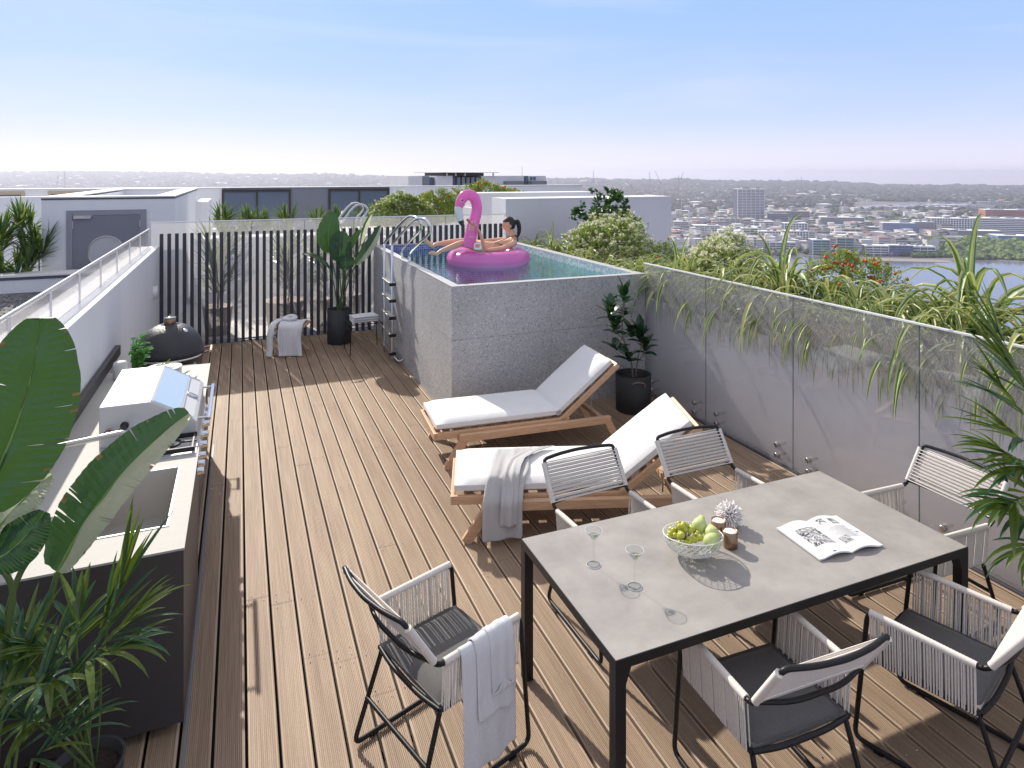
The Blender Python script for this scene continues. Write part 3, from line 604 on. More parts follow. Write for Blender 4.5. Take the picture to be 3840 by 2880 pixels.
def bld(u0, u1, vb, vt, wall, band, style, label, rot=0, name='apartment_block', dep=.5, fin=None):
    c = at((u0 + u1) / 2, vb, z=CZ); d = c.x * sin(YAW) + c.y * cos(YAW)
    wd = (u1 - u0) / 2479 * d; ht = (HC - (vt - 651) / 2479 * d) - CZ; dp = min(60, max(14, wd * dep))
    e_ = empty(name, (c.x, c.y, CZ), -YAW + R(rot) - math.atan2((u0 + u1) / 2 - 1920, 2479) * .35, label, 'building', 'city buildings across the river')
    y0 = 0; hw = wd / 2 * .96; n = max(2, int(ht / 3.3)); fh = ht / n
    MB().box(-hw, y0, 0, hw, y0 + dp, ht, 0).build('walls', MW['k' if (style != 'band' and wall in 'wgt') else wall], e_)
    b = MB(); rr = random.Random(int(u0 * 7 + vb))
    if style == 'slab':
        for i in range(1, n + 1): b.box(-hw - .6, y0 - 1.3, i * fh - 1.1, hw + .6, y0 - .02, i * fh - .1)
        nf = max(2, int(wd / 9))
        for j in range(nf + 1):
            x = -hw + 2 * hw * j / nf; b.box(x - .25, y0 - 1.2, 0, x + .25, y0 - .03, ht + .2)
    elif style == 'band':
        for i in range(n): b.box(-hw - .2, y0 - .35, i * fh + fh * .5, hw + .2, y0 - .02, i * fh + fh)
        for i in range(n): b.box(hw + .02, y0 + .5, i * fh + fh * .5, hw + .35, y0 + dp, i * fh + fh)
    elif style == 'grid':
        nf = max(3, int(wd / 4.5))
        for i in range(n + 1): b.box(-hw, y0 - .4, i * fh - .5, hw, y0 - .02, i * fh + .5)
        for j in range(nf + 1): x = -hw + 2 * hw * j / nf; b.box(x - .6, y0 - .55, 0, x + .6, y0 - .03, ht)
    if b.v: b.build('balconies' if style == 'slab' else 'facade', MW[band], e_)
    b = MB(); b.box(-hw - .5, y0 - 1.0, ht + .02, hw + .5, y0 + dp + .5, ht + .7, 0)
    for k in range(2 + n // 5): x = rr.uniform(-hw * .8, hw * .6); b.box(x, y0 + dp * .3, ht + .72, x + wd * .12, y0 + dp * .6, ht + rr.uniform(2, 4), 1)
    b.build('roof', [MW['w'] if rr.random() < .7 or wall == 'w' else MW['s'], MW['g']], e_)
    return e_
BL = [
 (2764, 2868, 850, 709, 'd', 'w', 'slab', 'tall residential tower with white balcony bands, tallest in the city view', 8, 'residential_tower', .45),
 (2909, 3037, 850, 793, 'd', 'g', 'band', 'wide dark glass office block right of the residential tower', 5, 'office_block', .4),
 (2885, 2955, 856, 801, 'd', 'g', 'band', 'dark office block adjoining the wide dark one on its left', 5, 'office_block', .3),
 (2697, 2777, 862, 820, 'g', 'w', 'slab', 'pale block with dark centre left of the residential tower', 0, 'apartment_block', .5),
 (2826, 2903, 872, 831, 'g', 'w', 'slab', 'white framed block at the foot of the residential tower', 0, 'apartment_block', .5),
 (2942, 3027, 892, 838, 'g', 'w', 'grid', 'white framed block below the dark office blocks', 0, 'apartment_block', .5),
 (2572, 2650, 850, 818, 's', 'w', 'slab', 'sand coloured block near the small inlet on the left', 6, 'apartment_block', .5),
 (2527, 2582, 882, 831, 'g', 'w', 'slab', 'blue shaded block next to the white blade wall', -6, 'apartment_block', .5),
 (2602, 2700, 888, 846, 'w', 'w', 'slab', 'low white curved looking block left of the city view', 4, 'apartment_block', .5),
 (2563, 2790, 915, 884, 'b', 'w', 'slab', 'long low blue and white block behind the cream flowers', 3, 'apartment_block', .2),
 (2782, 2842, 908, 855, 'w', 'w', 'slab', 'narrow white stepped block behind the cream flowers', 0, 'apartment_block', .6),
 (2843, 2940, 912, 868, 'w', 'w', 'grid', 'white block in the second row from the shore', 0, 'apartment_block', .4),
 (2954, 3033, 920, 868, 'g', 'w', 'grid', 'white topped grey block with many small windows', 6, 'apartment_block', .7),
 (2940, 3004, 928, 889, 's', 'w', 'slab', 'block with a brownish flat roof in the second row', 0, 'apartment_block', .5),
 (2885, 2983, 944, 909, 'w', 'w', 'slab', 'white waterfront block left of the teal ones', 0, 'apartment_block', .4),
 (2800, 2880, 940, 900, 'g', 'w', 'grid', 'grey white waterfront block furthest left on the shore', 0, 'apartment_block', .4),
 (3081, 3236, 862, 816, 'g', 'g', 'band', 'wide grey office block with white roof in the middle of the city', -5, 'office_block', .3),
 (3061, 3125, 884, 846, 'g', 'w', 'slab', 'small white framed block before the wide grey office', 0, 'apartment_block', .5),
 (3117, 3228, 902, 858, 'g', 'w', 'slab', 'grey terraced block before the wide grey office', 0, 'apartment_block', .5),
 (3048, 3110, 914, 878, 'w', 't', 'slab', 'teal roofed block behind the waterfront', 0, 'apartment_block', .6),
 (3048, 3112, 956, 900, 't', 't', 'slab', 'taller teal waterfront block, left of the pair', 4, 'apartment_block', .7),
 (3140, 3200, 953, 892, 't', 't', 'slab', 'taller teal waterfront block, right of the pair', -4, 'apartment_block', .7),
 (3169, 3225, 930, 884, 'g', 't', 'grid', 'narrow grey green block right of the teal pair', 0, 'apartment_block', .6),
 (3270, 3337, 892, 852, 'w', 'w', 'slab', 'small white block before the pale office terrace', 0, 'apartment_block', .5),
 (3314, 3432, 900, 837, 'g', 'b', 'band', 'blue grey office block with long white roof line', -4, 'office_block', .4),
 (3432, 3500, 902, 833, 'g', 'g', 'band', 'tall narrow grey office block beside the mangrove park', -4, 'office_block', .5),
 (3345, 3432, 908, 871, 's', 'g', 'grid', 'brown grey apartment block above the white roofed row', 0, 'apartment_block', .5),
 (3262, 3320, 915, 884, 'g', 'w', 'grid', 'small grey block left above the white roofed row', 0, 'apartment_block', .5),
 (3428, 3502, 930, 902, 'g', 'w', 'slab', 'low pale block at the right end of the white roofed row', 0, 'apartment_block', .5),
 (3246, 3330, 958, 922, 'g', 'w', 'slab', 'white roofed waterfront row, its left section', 0, 'terrace_row', .4),
 (3334, 3420, 959, 921, 'g', 'b', 'slab', 'white roofed waterfront row, its middle section', 0, 'terrace_row', .4),
 (3424, 3504, 960, 925, 'g', 'w', 'slab', 'white roofed waterfront row, its right section', 0, 'terrace_row', .4),
 (3499, 3650, 878, 820, 'w', 'w', 'grid', 'large pale office block with a white gridded front', -3, 'office_block', .4),
 (3657, 3900, 882, 820, 'd', 'w', 'band', 'very wide white striped office block at the right edge', -3, 'office_block', .3),
 (3556, 3747, 892, 866, 'g', 'g', 'band', 'low wide grey warehouse before the striped office', 0, 'warehouse', .3),
 (3497, 3695, 910, 888, 'g', 'w', 'band', 'long low shed with white roof above the mangroves', 0, 'warehouse', .2),
 (3750, 3900, 920, 886, 'b', 'b', 'band', 'blue fronted warehouse at the right edge above the mangroves', 0, 'warehouse', .5),
 (3697, 3730, 908, 892, 'r', 'r', 'band', 'tiny red shed beside the blue warehouse', 0, 'warehouse', .5),
 (3705, 3900, 826, 788, 'r', 'r', 'grid', 'brick red block behind the striped office', 0, 'apartment_block', .3),
 (3677, 3800, 786, 757, 'g', 'w', 'grid', 'long white apartment block far behind the brick one', 0, 'apartment_block', .2),
 (3480, 3570, 792, 776, 's', 'r', 'band', 'low red roofed hall by the far inlet', 0, 'warehouse', .3),
 (3560, 3660, 790, 770, 'w', 'w', 'grid', 'pale far block beside the red roofed hall', 0, 'apartment_block', .3),
 (3360, 3395, 808, 788, 'g', 'g', 'band', 'small grey office by the far inlet', 0, 'office_block', .5),
 (1020, 1062, 700, 663, 'g', 'g', 'band', 'lone grey tower on the left horizon', 0, 'office_block', .6),
 (985, 1075, 702, 682, 'g', 'g', 'grid', 'low grey buildings round the lone horizon tower', 0, 'office_block', .3),
 (2048, 2078, 760, 703, 'g', 'w', 'slab', 'small white banded tower just right of the penthouse building', 0, 'residential_tower', .6),
 (2900, 2925, 702, 683, 'g', 'g', 'grid', 'small horizon tower above the residential tower', 0, 'office_block', .6),
 (2978, 3010, 704, 687, 'g', 'g', 'grid', 'wide horizon block right of the residential tower', 0, 'office_block', .6),
 (3060, 3098, 706, 690, 'g', 'g', 'grid', 'pair of horizon blocks in the middle right', 0, 'office_block', .6),
]
for q in BL:
    u0, u1, vb, vt, wa, ba, st, lb, ro, nm, dp = q
    bld(u0, u1, vb, vt, wa, ba, st, lb, ro, nm, dp)
# ochre side of the tower
# cranes and masts on the skyline
def mast(u, vt, vb, label, r=1.2):
    d = 1500; zt_ = HC - (vt - 651) / 2479 * d; zb = HC - (vb - 651) / 2479 * d - 3; s = (u - 1920) / 2479 * d
    x, y = s * cos(YAW) + d * sin(YAW), -s * sin(YAW) + d * cos(YAW); h = zt_ - zb; b = MB()
    for k in range(3): a = k * 2.09; b.tube([(1.8 * cos(a), 1.8 * sin(a), 0), (.1 * cos(a), .1 * sin(a), h)], r * .16, 4)
    for j in range(1, 8): q = 1.8 * (1 - j / 8); b.tube([(q * cos(k * 2.09), q * sin(k * 2.09), h * j / 8) for k in range(3)], r * .1, 4, closed=True)
    b.tube([(0, 0, 0), (0, 0, -100)], .35, 4)
    b.build('radio_mast', MW['g'], loc=(x, y, zb), label=label, cat='mast')
mast(1958, 622, 680, 'thin radio mast right above the penthouse building'); mast(2225, 638, 680, 'thin radio mast on the ridge left of the cranes')
mast(2436, 644, 683, 'thin radio mast just left of the tall slanting crane'); mast(2545, 656, 680, 'short radio mast on top of the wooded hill')
mast(242, 642, 665, 'thin radio mast on the far left horizon'); mast(216, 650, 665, 'shorter radio mast on the far left horizon'); mast(3005, 660, 690, 'pale mast on the skyline above the dark office blocks')
def crane(u, vb, vt, uj, vj, label):
    d = 1500; f = lambda uu, vv: ((uu - u) / 2479 * d, 0, HC - (vv - 651) / 2479 * d)
    s = (u - 1920) / 2479 * d; x, y = s * cos(YAW) + d * sin(YAW), -s * sin(YAW) + d * cos(YAW)
    e_ = empty('tower_crane', (x, y, 0), -YAW, label, 'crane', 'tower cranes on the skyline')
    zb = terr(x, y); MB().box(-.5, -.5, zb, .5, .5, f(u, vt)[2]).build('mast', MW['s'], e_); a = Vector(f(u, vt)); b_ = Vector(f(uj, vj))
    MB().bar(a, b_, .8, .8).bar(a, a - (b_ - a).normalized() * 4, 1.1, 1.3).build('jib', MW['g'], e_); MB().bar(a - (b_ - a).normalized() * 3.6 + Vector((0, 0, -1)), a - (b_ - a).normalized() * 3.6 + Vector((0, 0, 1.2)), 1.3, 1.3).build('counterweight', MW['d'], e_)
crane(2476, 700, 682, 2456, 640, 'tall slanting crane on the skyline, centre of the three'); crane(2362, 720, 692, 2348, 676, 'lower small crane left of the tall slanting one'); crane(2556, 690, 664, 2563, 645, 'upright crane right of the tall slanting one')
# haze
M['haze'] = bpy.data.materials.new('haze'); M['haze'].use_nodes = True; N = M['haze'].node_tree.nodes; N.clear()
o_ = N.new('ShaderNodeOutputMaterial'); v_ = N.new('ShaderNodeVolumePrincipled'); v_.inputs['Color'].default_value = (.84, .85, 1.0, 1); v_.inputs['Density'].default_value = 1.6e-4; v_.inputs['Anisotropy'].default_value = .45
M['haze'].node_tree.links.new(v_.outputs[0], o_.inputs['Volume'])
MB().box(-5900, -5900, -130, 6600, 6600, 27).build('haze', M['haze'], kind='stuff', label='pale lavender haze hanging over the city', cat='haze')

# ================================================================ FENCE, LADDERS
fence = empty('glass_fence', (4.70, 0, 0), label='clear frameless glass fence along the right side of the deck, up to the pool', cat='glass fence')
sm_ = [7.05, 5.86, 4.63, 3.41, 2.19, .97, -.25, -1.5]
for i in range(7):
    y1, y0 = sm_[i] - .006, sm_[i + 1] + .006
    MB().box(-.006, y0, .02, .006, y1, 1.605).build('glass_panel', M['glass'], fence)
    MB().box(-.0065, y0 - .0015, .02, .0065, y0 - .0002, 1.604).build('glass_edge', mat('glass_edge', (.25, .30, .30), .2) if i == 0 else bpy.data.materials['glass_edge'], fence)
    for yy in (y0 + .18, y1 - .18):
        for zz in (.08, .18):
            b = MB(); b.T = Matrix.Translation((-.004, yy, zz)) @ Matrix.Rotation(-pi / 2, 4, 'Y')
            b.lathe([(.0001, .03), (.021, .03), (.025, .026), (.025, .010), (.019, .008), (.019, -.02)], 14); b.lathe([(.012, -.02), (.012, -.095)], 10); b.build('standoff', M['chrome2'], fence)
MB().box(-.014, -1.5, 1.605, .014, 7.05, 1.62).build('top_rail', M['ceramic'], fence, bevel=.002)
MB().box(-.02, -1.5, -.05, .05, 7.03, .012).build('gutter', M['flash'], fence)

def ladder_rail(y, name='rail'):
    # pool in local coords: outside face x=2.17, coping top 1.485
    pts = [(2.02, y, .12), (2.02, y, 1.55), (2.08, y - .10, 1.80), (2.18, y - .60, 2.08)]
    return pts
lad = empty('pool_ladder', (0, 0, 0), label='chrome pool ladder with twin curved grab rails on the left flank of the raised pool', cat='ladder')
def rail_path(y0):
    return fillet([(2.03, y0, .10), (2.03, y0, 1.60), (2.03 + .16, y0 - .16, 1.80), (2.23, y0 - .36, 2.07), (2.30, y0 - .60, 2.16), (2.36, y0 - .78, 2.04), (2.31, y0 - .62, 1.86), (2.24, y0 - .42, 1.60), (2.24, y0 - .42, 1.49)], .13, 7)
def uv_line(pts): return [at(u, v, x=x) for u, v, x in pts]
ZPX = lambda a, b: (1400 + a * .31646, 640 + b * .31646)
RA = [(135, 1659, 2.03), (130, 890, 2.03), (150, 835, 2.05), (380, 575, 2.12), (480, 545, 2.15), (545, 590, 2.18), (570, 650, 2.20), (545, 720, 2.21), (350, 925, 2.22), (340, 1012, 2.22)]
RB = [(225, 1659, 2.03), (222, 900, 2.03), (245, 850, 2.05), (480, 600, 2.12), (590, 570, 2.15), (655, 620, 2.18), (675, 690, 2.20), (650, 760, 2.21), (445, 965, 2.22), (432, 1062, 2.22)]
def smooth_path(P_, n=6):
    out = []
    for i in range(len(P_) - 1):
        p0, p1, p2, p3 = P_[max(i - 1, 0)], P_[i], P_[i + 1], P_[min(i + 2, len(P_) - 1)]
        for k in range(n):
            t = k / n; out.append(.5 * ((2 * p1) + (p2 - p0) * t + (2 * p0 - 5 * p1 + 4 * p2 - p3) * t * t + (3 * p1 - p0 - 3 * p2 + p3) * t ** 3))
    out.append(P_[-1]); return out
rail_y = []
for RR in (RA, RB):
    P_ = uv_line([(*ZPX(a, b), x) for a, b, x in RR]); rail_y.append(P_[1].y)
    P_[0] = Vector((2.03, P_[1].y, .06)); P_ = [P_[0]] + smooth_path(P_[1:])
    MB().tube(P_, .019, 12).build('rail', M['chrome'], lad)
    e = P_[-1]; MB().lathe([(.045, 0), (.045, .006), (.022, .014), (.019, .014)], 18, (e.x, e.y, 1.4855)).build('flange', M['chrome'], lad)
print('ladder y', rail_y)
def Z4p(a, b): return (900 + a * .4521, 600 + b * .4521)
for b_ in (985, 1115, 1250, 1385, 1530):
    z = at(*Z4p(1235, b_), x=2.03).z; y0, y1 = min(rail_y) - .015, max(rail_y) + .03
    zz = at(*Z4p(1200, b_ - 15), y=max(rail_y)).z
    q = empty('step', (0, 0, 0)); q.parent = lad
    MB().box(1.985, y0 - .0, zz - .02, 2.075, y1, zz).build('tread', M['chrome2'], q, bevel=.006); MB().box(1.98, y0 - .03, zz - .045, 2.08, y0 - .005, zz - .002).build('end_cap', M['blackp'], q)
MB().tube(fillet([(2.05, min(rail_y) - .06, .10), (2.10, min(rail_y) - .16, .05), (2.16, min(rail_y) - .2, .10)], .05), .012, 8).build('floor_bracket', M['chrome'], lad)
# neighbour's ladder handles beyond the screen
nl = empty('pool_ladder', (0, 0, 0), label='pair of chrome grab rails of the neighbouring pool beyond the frosted screen', cat='ladder')
for k in (0, 38):
    P_ = [at(*Z4p(a + k, b + k * .3), y=14) for a, b in ((800, 520), (840, 460), (900, 385), (950, 355), (1000, 370), (1020, 405), (1000, 445), (970, 480), (960, 600))]
    MB().tube(smooth_path(P_), .022, 10).build('rail', M['chrome'], nl)
nw = empty('neighbour_pool', (2.0, 13.9, 0), label='white walled neighbouring pool seen only as a pale shape through the frosted screen', cat='pool')
MB().box(0, 0, .001, 1.6, 3, 1.4).build('shell', M['render'], nw, bevel=.01)

# ================================================================ KITCHEN
kit = empty('outdoor_kitchen', (-.65, 4.6, 0), label='charcoal outdoor kitchen unit with a pale benchtop and sunken sink by the left wall', cat='outdoor kitchen')
X0, X1, Y0_, Y1_ = -.50, .395, -.99, 2.43      # local: x from wall to front
b = MB(); b.box(X0, Y0_, .05, X1, .22, .56); b.box(X0, Y0_, .56, X1, -.76, .892); b.box(X0, .04, .56, X1, .22, .892); b.box(X0, -.76, .56, -.18, .04, .892); b.box(.325, -.76, .56, X1, .04, .892); b.box(X0, .22, .0, .34, 2.40, .892); b.build('cabinet', M['steelpanel'], kit, bevel=.002)
for k in range(3):
    y0 = .25 + k * .72; MB().box(.341, y0, .12, .365, y0 + .69, .70).build('cabinet_door', M['steelpanel'], kit, bevel=.002)
# top with sink opening: opening x -.13...,  world (-.78..-.35, 3.87..4.60)
sx0, sx1, sy0, sy1 = -.15, .295, -.73, .01
b = MB(); zt0, zt1 = .892, .902
b.box(X0, Y0_, zt0, X1 + .003, sy0, zt1); b.box(X0, sy1, zt0, X1 + .003, .30, zt1); b.box(X0, sy0, zt0, sx0, sy1, zt1); b.box(sx1, sy0, zt0, X1 + .003, sy1, zt1); b.box(X0, .30, zt0, X1 - .01, Y1_, zt1)
b.build('benchtop', M['steeltop'], kit)
b = MB(); dp = .62
b.add([(sx0, sy0, zt1 + .0), (sx1, sy0, zt1), (sx1, sy1, zt1), (sx0, sy1, zt1), (sx0 + .02, sy0 + .02, dp), (sx1 - .02, sy0 + .02, dp), (sx1 - .02, sy1 - .02, dp), (sx0 + .02, sy1 - .02, dp)],
      [(0, 1, 5, 4), (1, 2, 6, 5), (2, 3, 7, 6), (3, 0, 4, 7), (4, 5, 6, 7)])
sk = b.build('sink', M['steelbasin'], kit)
b = MB(); r_ = .012
b.box(sx0 - r_, sy0 - r_, zt1, sx1 + r_, sy0, zt1 + .004); b.box(sx0 - r_, sy1, zt1, sx1 + r_, sy1 + r_, zt1 + .004); b.box(sx0 - r_, sy0, zt1, sx0, sy1, zt1 + .004); b.box(sx1, sy0, zt1, sx1 + r_, sy1, zt1 + .004)
b.build('sink_rim', M['hood'], sk); MB().lathe([(.0001, dp + .004), (.035, dp + .004), (.04, dp + .001)], 16, (.05, -.36, 0)).build('drain', M['chrome'], sk)
fa = MB(); P_ = fillet([(-.40, .17, .902), (-.40, .17, 1.16), (-.36, .05, 1.19), (.06, -.15, 1.21), (.06, -.15, 1.13)], .07, 6)
# tap: a swan neck reaching over the basin
P_ = fillet([(-.40, -.06, .902), (-.40, -.06, 1.15), (.02, -.06, 1.19), (.02, -.06, 1.12)], .06, 6)
fa.tube(P_, .017, 12); fa.lathe([(.03, 0), (.03, .02), (.018, .03)], 16, (-.40, -.06, .902)); fa.build('tap', M['chrome2'], kit)
for (cx_, cy_) in ((.23, -.86), (-.35, -.86), (.25, .1)):
    c_ = empty('caster', (0, 0, 0)); c_.parent = kit; b = MB(); b.T = Matrix.Translation((cx_, cy_, .03)) @ Matrix.Rotation(pi / 2, 4, 'X'); b.lathe([(.0001, -.014), (.028, -.014), (.03, -.01), (.03, .01), (.028, .014), (.0001, .014)], 16); b.build('wheel', M['blackp'], c_)
    MB().box(cx_ - .012, cy_ - .02, .02, cx_ + .012, cy_ + .02, .052).build('fork', M['chrome2'], c_)
tag(MB().box(-1.166, 4.72, .903, -1.12, 7.72, 1.0).box(-1.166, 3.62, .903, -1.12, 4.72, 1.0).build('splashback', M['steelpanel'], bevel=.003), 'long low charcoal splashback panel standing along the left wall behind the grill', 'panel')
# gas grill built into the bench
gr_ = empty('gas_grill', (-.55, 5.55, .902), label='white hooded gas grill with a handle and a row of front knobs on the bench', cat='grill')
yA, yB = -.43, .50
sec = [(-.32, .0), (-.32, .275), (-.02, .275), (.25, .12), (.27, .10), (.27, .0)]
b = MB(); n_ = len(sec)
b.add([(x, y, z) for y in (yA, yB) for x, z in sec], [(i, (i + 1) % n_, n_ + (i + 1) % n_, n_ + i) for i in range(n_)] + [tuple(range(n_ - 1, -1, -1)), tuple(range(n_, 2 * n_))]); hood = b.build('hood', M['hood'], gr_, bevel=.006)
def slope(t, y, off=.004):
    ax, az, bx, bz = -.02, .275, .25, .12; L_ = math.hypot(bx - ax, bz - az); nx, nz = (.155 / L_), (.27 / L_)
    return (ax + (bx - ax) * t + nx * off, y, az + (bz - az) * t + nz * off)
b = MB(); b.add([slope(.05, yA + .04), slope(.68, yA + .04), slope(.68, yB - .04), slope(.05, yB - .04)], [(0, 1, 2, 3)]); b.build('window', mat('grill_window', (.55, .66, .74), .08, .3), hood)
b = MB()
for y_, q in ((yA + .012, yA + .03), (yB - .03, yB - .012)): b.add([slope(.0, y_, .005), slope(.98, y_, .005), slope(.98, q, .005), slope(0, q, .005)], [(0, 1, 2, 3)])
b.add([slope(.72, yA + .04, .005), slope(.74, yA + .04, .005), slope(.74, yB - .04, .005), slope(.72, yB - .04, .005)], [(0, 1, 2, 3)]); b.build('trim', M['chrome2'], hood)
b = MB(); c0 = Vector(slope(.86, .03, .006)); nrm = Vector((.155, 0, .27)).normalized()
b.T = Matrix.Translation(c0) @ nrm.to_track_quat('Z', 'Y').to_matrix().to_4x4(); b.lathe([(.034, -.004), (.034, .006), (.028, .010), (.0001, .010)], 20, sx=.7, sy=1.3); b.build('thermometer', M['chrome'], hood)
b = MB(); b.bar((.345, yA + .06, .09), (.345, yB - .06, .09), .024, .024); 
for y_ in (yA + .10, yB - .10): b.tube([(.27, y_, .09), (.345, y_, .09)], .008, 8)
b.build('handle', M['chrome'], hood, bevel=.004)
sp_ = MB(); sp_.T = Matrix.Translation((-.17, yA, .135)) @ Matrix.Rotation(pi / 2, 4, 'X')
sp_.lathe([(.026, 0), (.026, .012), (.012, .014), (.012, .05), (.020, .052), (.022, .15), (.018, .155), (.0001, .155)], 14); sp_.build('rotisserie_handle', M['blackp'], gr_)
b = MB(); b.T = Matrix.Translation((-.26, yA, .105)) @ Matrix.Rotation(pi / 2, 4, 'X'); b.lathe([(.0001, .05), (.022, .048), (.026, .03), (.01, .02), (.01, 0)], 14); b.build('spit_knob', M['copper'], gr_)
MB().box(.262, -.92, -.19, .285, .52, -.012).build('control_panel', M['hood'], gr_, bevel=.003)
for y_ in (-.82, -.70, -.56, -.36, -.16, .06, .28, .44):
    b = MB(); b.T = Matrix.Translation((.285, y_, -.09)) @ Matrix.Rotation(pi / 2, 4, 'Y'); b.lathe([(.036, 0), (.036, .006), (.024, .008), (.022, .045), (.018, .05), (.0001, .05)], 16); b.build('knob', M['chrome'], gr_)
# side burner
sb = empty('side_burner', (-.43, 4.94, .903), label='square side burner with a black ring grate between the sink and the grill', cat='burner')
MB().box(-.19, -.145, .0, .165, .145, .006).build('burner_tray', M['hood'], sb)
b = MB()
for k in range(24): pass
b.tube([(.0 + .062 * cos(a * pi / 12), .062 * sin(a * pi / 12), .034) for a in range(24)], .009, 6, closed=True)
for a in range(4): b.bar((.07 * cos(a * pi / 2), .07 * sin(a * pi / 2), .034), ((.16 if a % 2 == 0 else .14) * cos(a * pi / 2), (.13 if a % 2 else .155) * sin(a * pi / 2) if a % 2 else 0, .034), .011, .011)
for s_ in (-1, 1): b.bar((-.18, .13 * s_, .03), (.155, .13 * s_, .03), .016, .03); b.bar((.15 * s_ - .01, -.13, .03), (.15 * s_ - .01, .13, .03), .014, .024)
b.build('grate', M['black'], sb, bevel=.002); MB().lathe([(.0001, .022), (.03, .022), (.034, .006)], 20).build('burner_cap', M['alu'], sb)
# kamado
km = empty('kamado_grill', (-.665, 7.62, .10), label='dark egg shaped ceramic grill with steel chimney cap beyond the kitchen bench', cat='grill')
for c_ in ((-1, -1), (1, -1), (-1, 1), (1, 1)): MB().tube([(.20 * c_[0], .20 * c_[1], -.10), (.24 * c_[0], .24 * c_[1], .74)], .014, 8).build('leg', M['alu'], km)
MB().lathe([(.0001, .2), (.14, .22), (.24, .36), (.285, .55), (.305, .745), (.315, .75), (.315, .775)], 36).build('base', M['kamado'], km)
q = [(.315, .782), (.318, .80)] + [(.312 * cos(t * pi / 2 / 11) ** .9 if t < 11 else .055, .80 + .30 * sin(t * pi / 2 / 11)) for t in range(1, 11)] + [(.055, 1.10), (.0001, 1.10)]
lid = MB().lathe(q, 40).build('lid', M['kamado'], km)
MB().lathe([(.322, .770), (.326, .774), (.326, .782), (.32, .786)], 40).build('band', M['chrome'], km); MB().lathe([(.322, .800), (.326, .802), (.326, .812), (.318, .815)], 40).build('band', M['black'], km)
MB().lathe([(.05, 1.085), (.056, 1.09), (.056, 1.15), (.05, 1.153)], 24).build('chimney', M['copper'], km)
MB().lathe([(.0001, 1.167), (.058, 1.163), (.058, 1.157), (.0001, 1.155)], 24).tube([(0, 0, 1.165), (0, 0, 1.19)], .004, 6).build('chimney_cap', M['chrome'], km)
b = MB(); b.tube(fillet([(.30, -.09, .79), (.385, -.09, .80), (.385, .11, .80), (.30, .11, .79)], .02), .007, 6); b.build('handle_bracket', M['black'], km); MB().tube([(.385, -.10, .80), (.385, .12, .80)], .014, 10).build('handle', M['wood'], km)
b = MB(); b.T = Matrix.Translation((.15, -.115, 1.032)) @ Vector((.5, -.38, .8)).to_track_quat('Z', 'Y').to_matrix().to_4x4(); b.lathe([(.0001, .012), (.024, .012), (.026, 0)], 16); b.build('thermometer', M['chrome'], lid)
MB().tube(fillet([(-.28, -.36, -.10), (-.28, -.36, .72), (.29, -.36, .74), (.29, -.36, -.10)], .05), .014, 8).build('stand', M['alu'], km)
# plates, herbs, jar
def leafy_sprig(mb, c, n, L_, wd, rs, z=0, mi=0, spread=1):
    for i in range(n):
        a = rs.uniform(-1, 1) * 1.0 + .5; p = Vector(c) + Vector((rs.uniform(-.05, .08), rs.uniform(-.02, .02), rs.uniform(0, .02)))
        blade(mb, p, a, rs.uniform(.0, .5), L_ * rs.uniform(.6, 1.1), wd, rs, mi, droop=.2, seg=4)
def blade(mb, base, az, el, L_, wd, rs, mi=0, droop=1.0, seg=8, fold=.25, mi2=None, shape='lance', twist=0, grav=None):
    """one tapering strap leaf bending under its own weight"""
    d = Vector((cos(az) * cos(el), sin(az) * cos(el), sin(el))); p = Vector(base); st = L_ / seg; sd = Vector((-sin(az), cos(az), 0)); vs = []; k = 4 if mi2 is not None else 2
    up = d.cross(sd) * -1
    for i in range(seg + 1):
        t = i / seg
        if shape == 'lance': w_ = wd * (min(1, .35 + 2.2 * t) if t < .3 else 1) * max(.0, (1 - t ** 2.2)) ** .8
        elif shape == 'ob': w_ = wd * (sin(pi * min(1, t * .93 + .04) ** .8)) ** .75
        else: w_ = wd * (1 - t) ** .5
        w_ = max(w_, .0006); u = sd.cross(d).normalized() * -1
        u = Vector((0, 0, 1)) - d * d.z; u = u.normalized() if u.length > .05 else Vector((cos(az), sin(az), 0)) * -1
        s2 = (sd * cos(twist * t) + u * sin(twist * t))
        if k == 2: vs += [p - s2 * w_ / 2 + u * w_ * fold, p, p + s2 * w_ / 2 + u * w_ * fold]
        else: vs += [p - s2 * w_ / 2 + u * w_ * fold, p - s2 * w_ * .24 + u * w_ * fold * .45, p, p + s2 * w_ * .24 + u * w_ * fold * .45, p + s2 * w_ / 2 + u * w_ * fold]
        p = p + d * st; d = (d + Vector((0, 0, -1)) * droop * st / max(L_, .01) * (.35 + 1.5 * t)).normalized()
    m_ = 3 if k == 2 else 5
    for i in range(seg):
        for j in range(m_ - 1):
            q = mi if (k == 2 or j in (1, 2)) else mi2
            mb.add([vs[i * m_ + j], vs[i * m_ + j + 1], vs[(i + 1) * m_ + j + 1], vs[(i + 1) * m_ + j]], [(0, 1, 2, 3)], q, True)
rs = random.Random(21)
def plates(x, y, n, r, label, grp='plate stacks on the outdoor kitchen'):
    z = .9025; rr = random.Random(int(x * 100))
    for k in range(n):
        b = MB(); b.lathe([(.0001, .004), (r * .55, .003), (r * .62, .001), (r * .62, .0), (r * .98, .014), (r, .018), (r * .97, .019), (r * .6, .008), (.0001, .008)], 36)
        o = b.build('plate', M['ceramic'], loc=(x + rr.uniform(-.006, .006), y + rr.uniform(-.006, .006), z + k * .0125), label=(label[0] % ('lowest', 'second lowest', 'third lowest', 'fourth from below', 'fifth from below')[k] if k < n - 1 else label[1]), cat='plate', group=label[2])
    return z + n * .0125
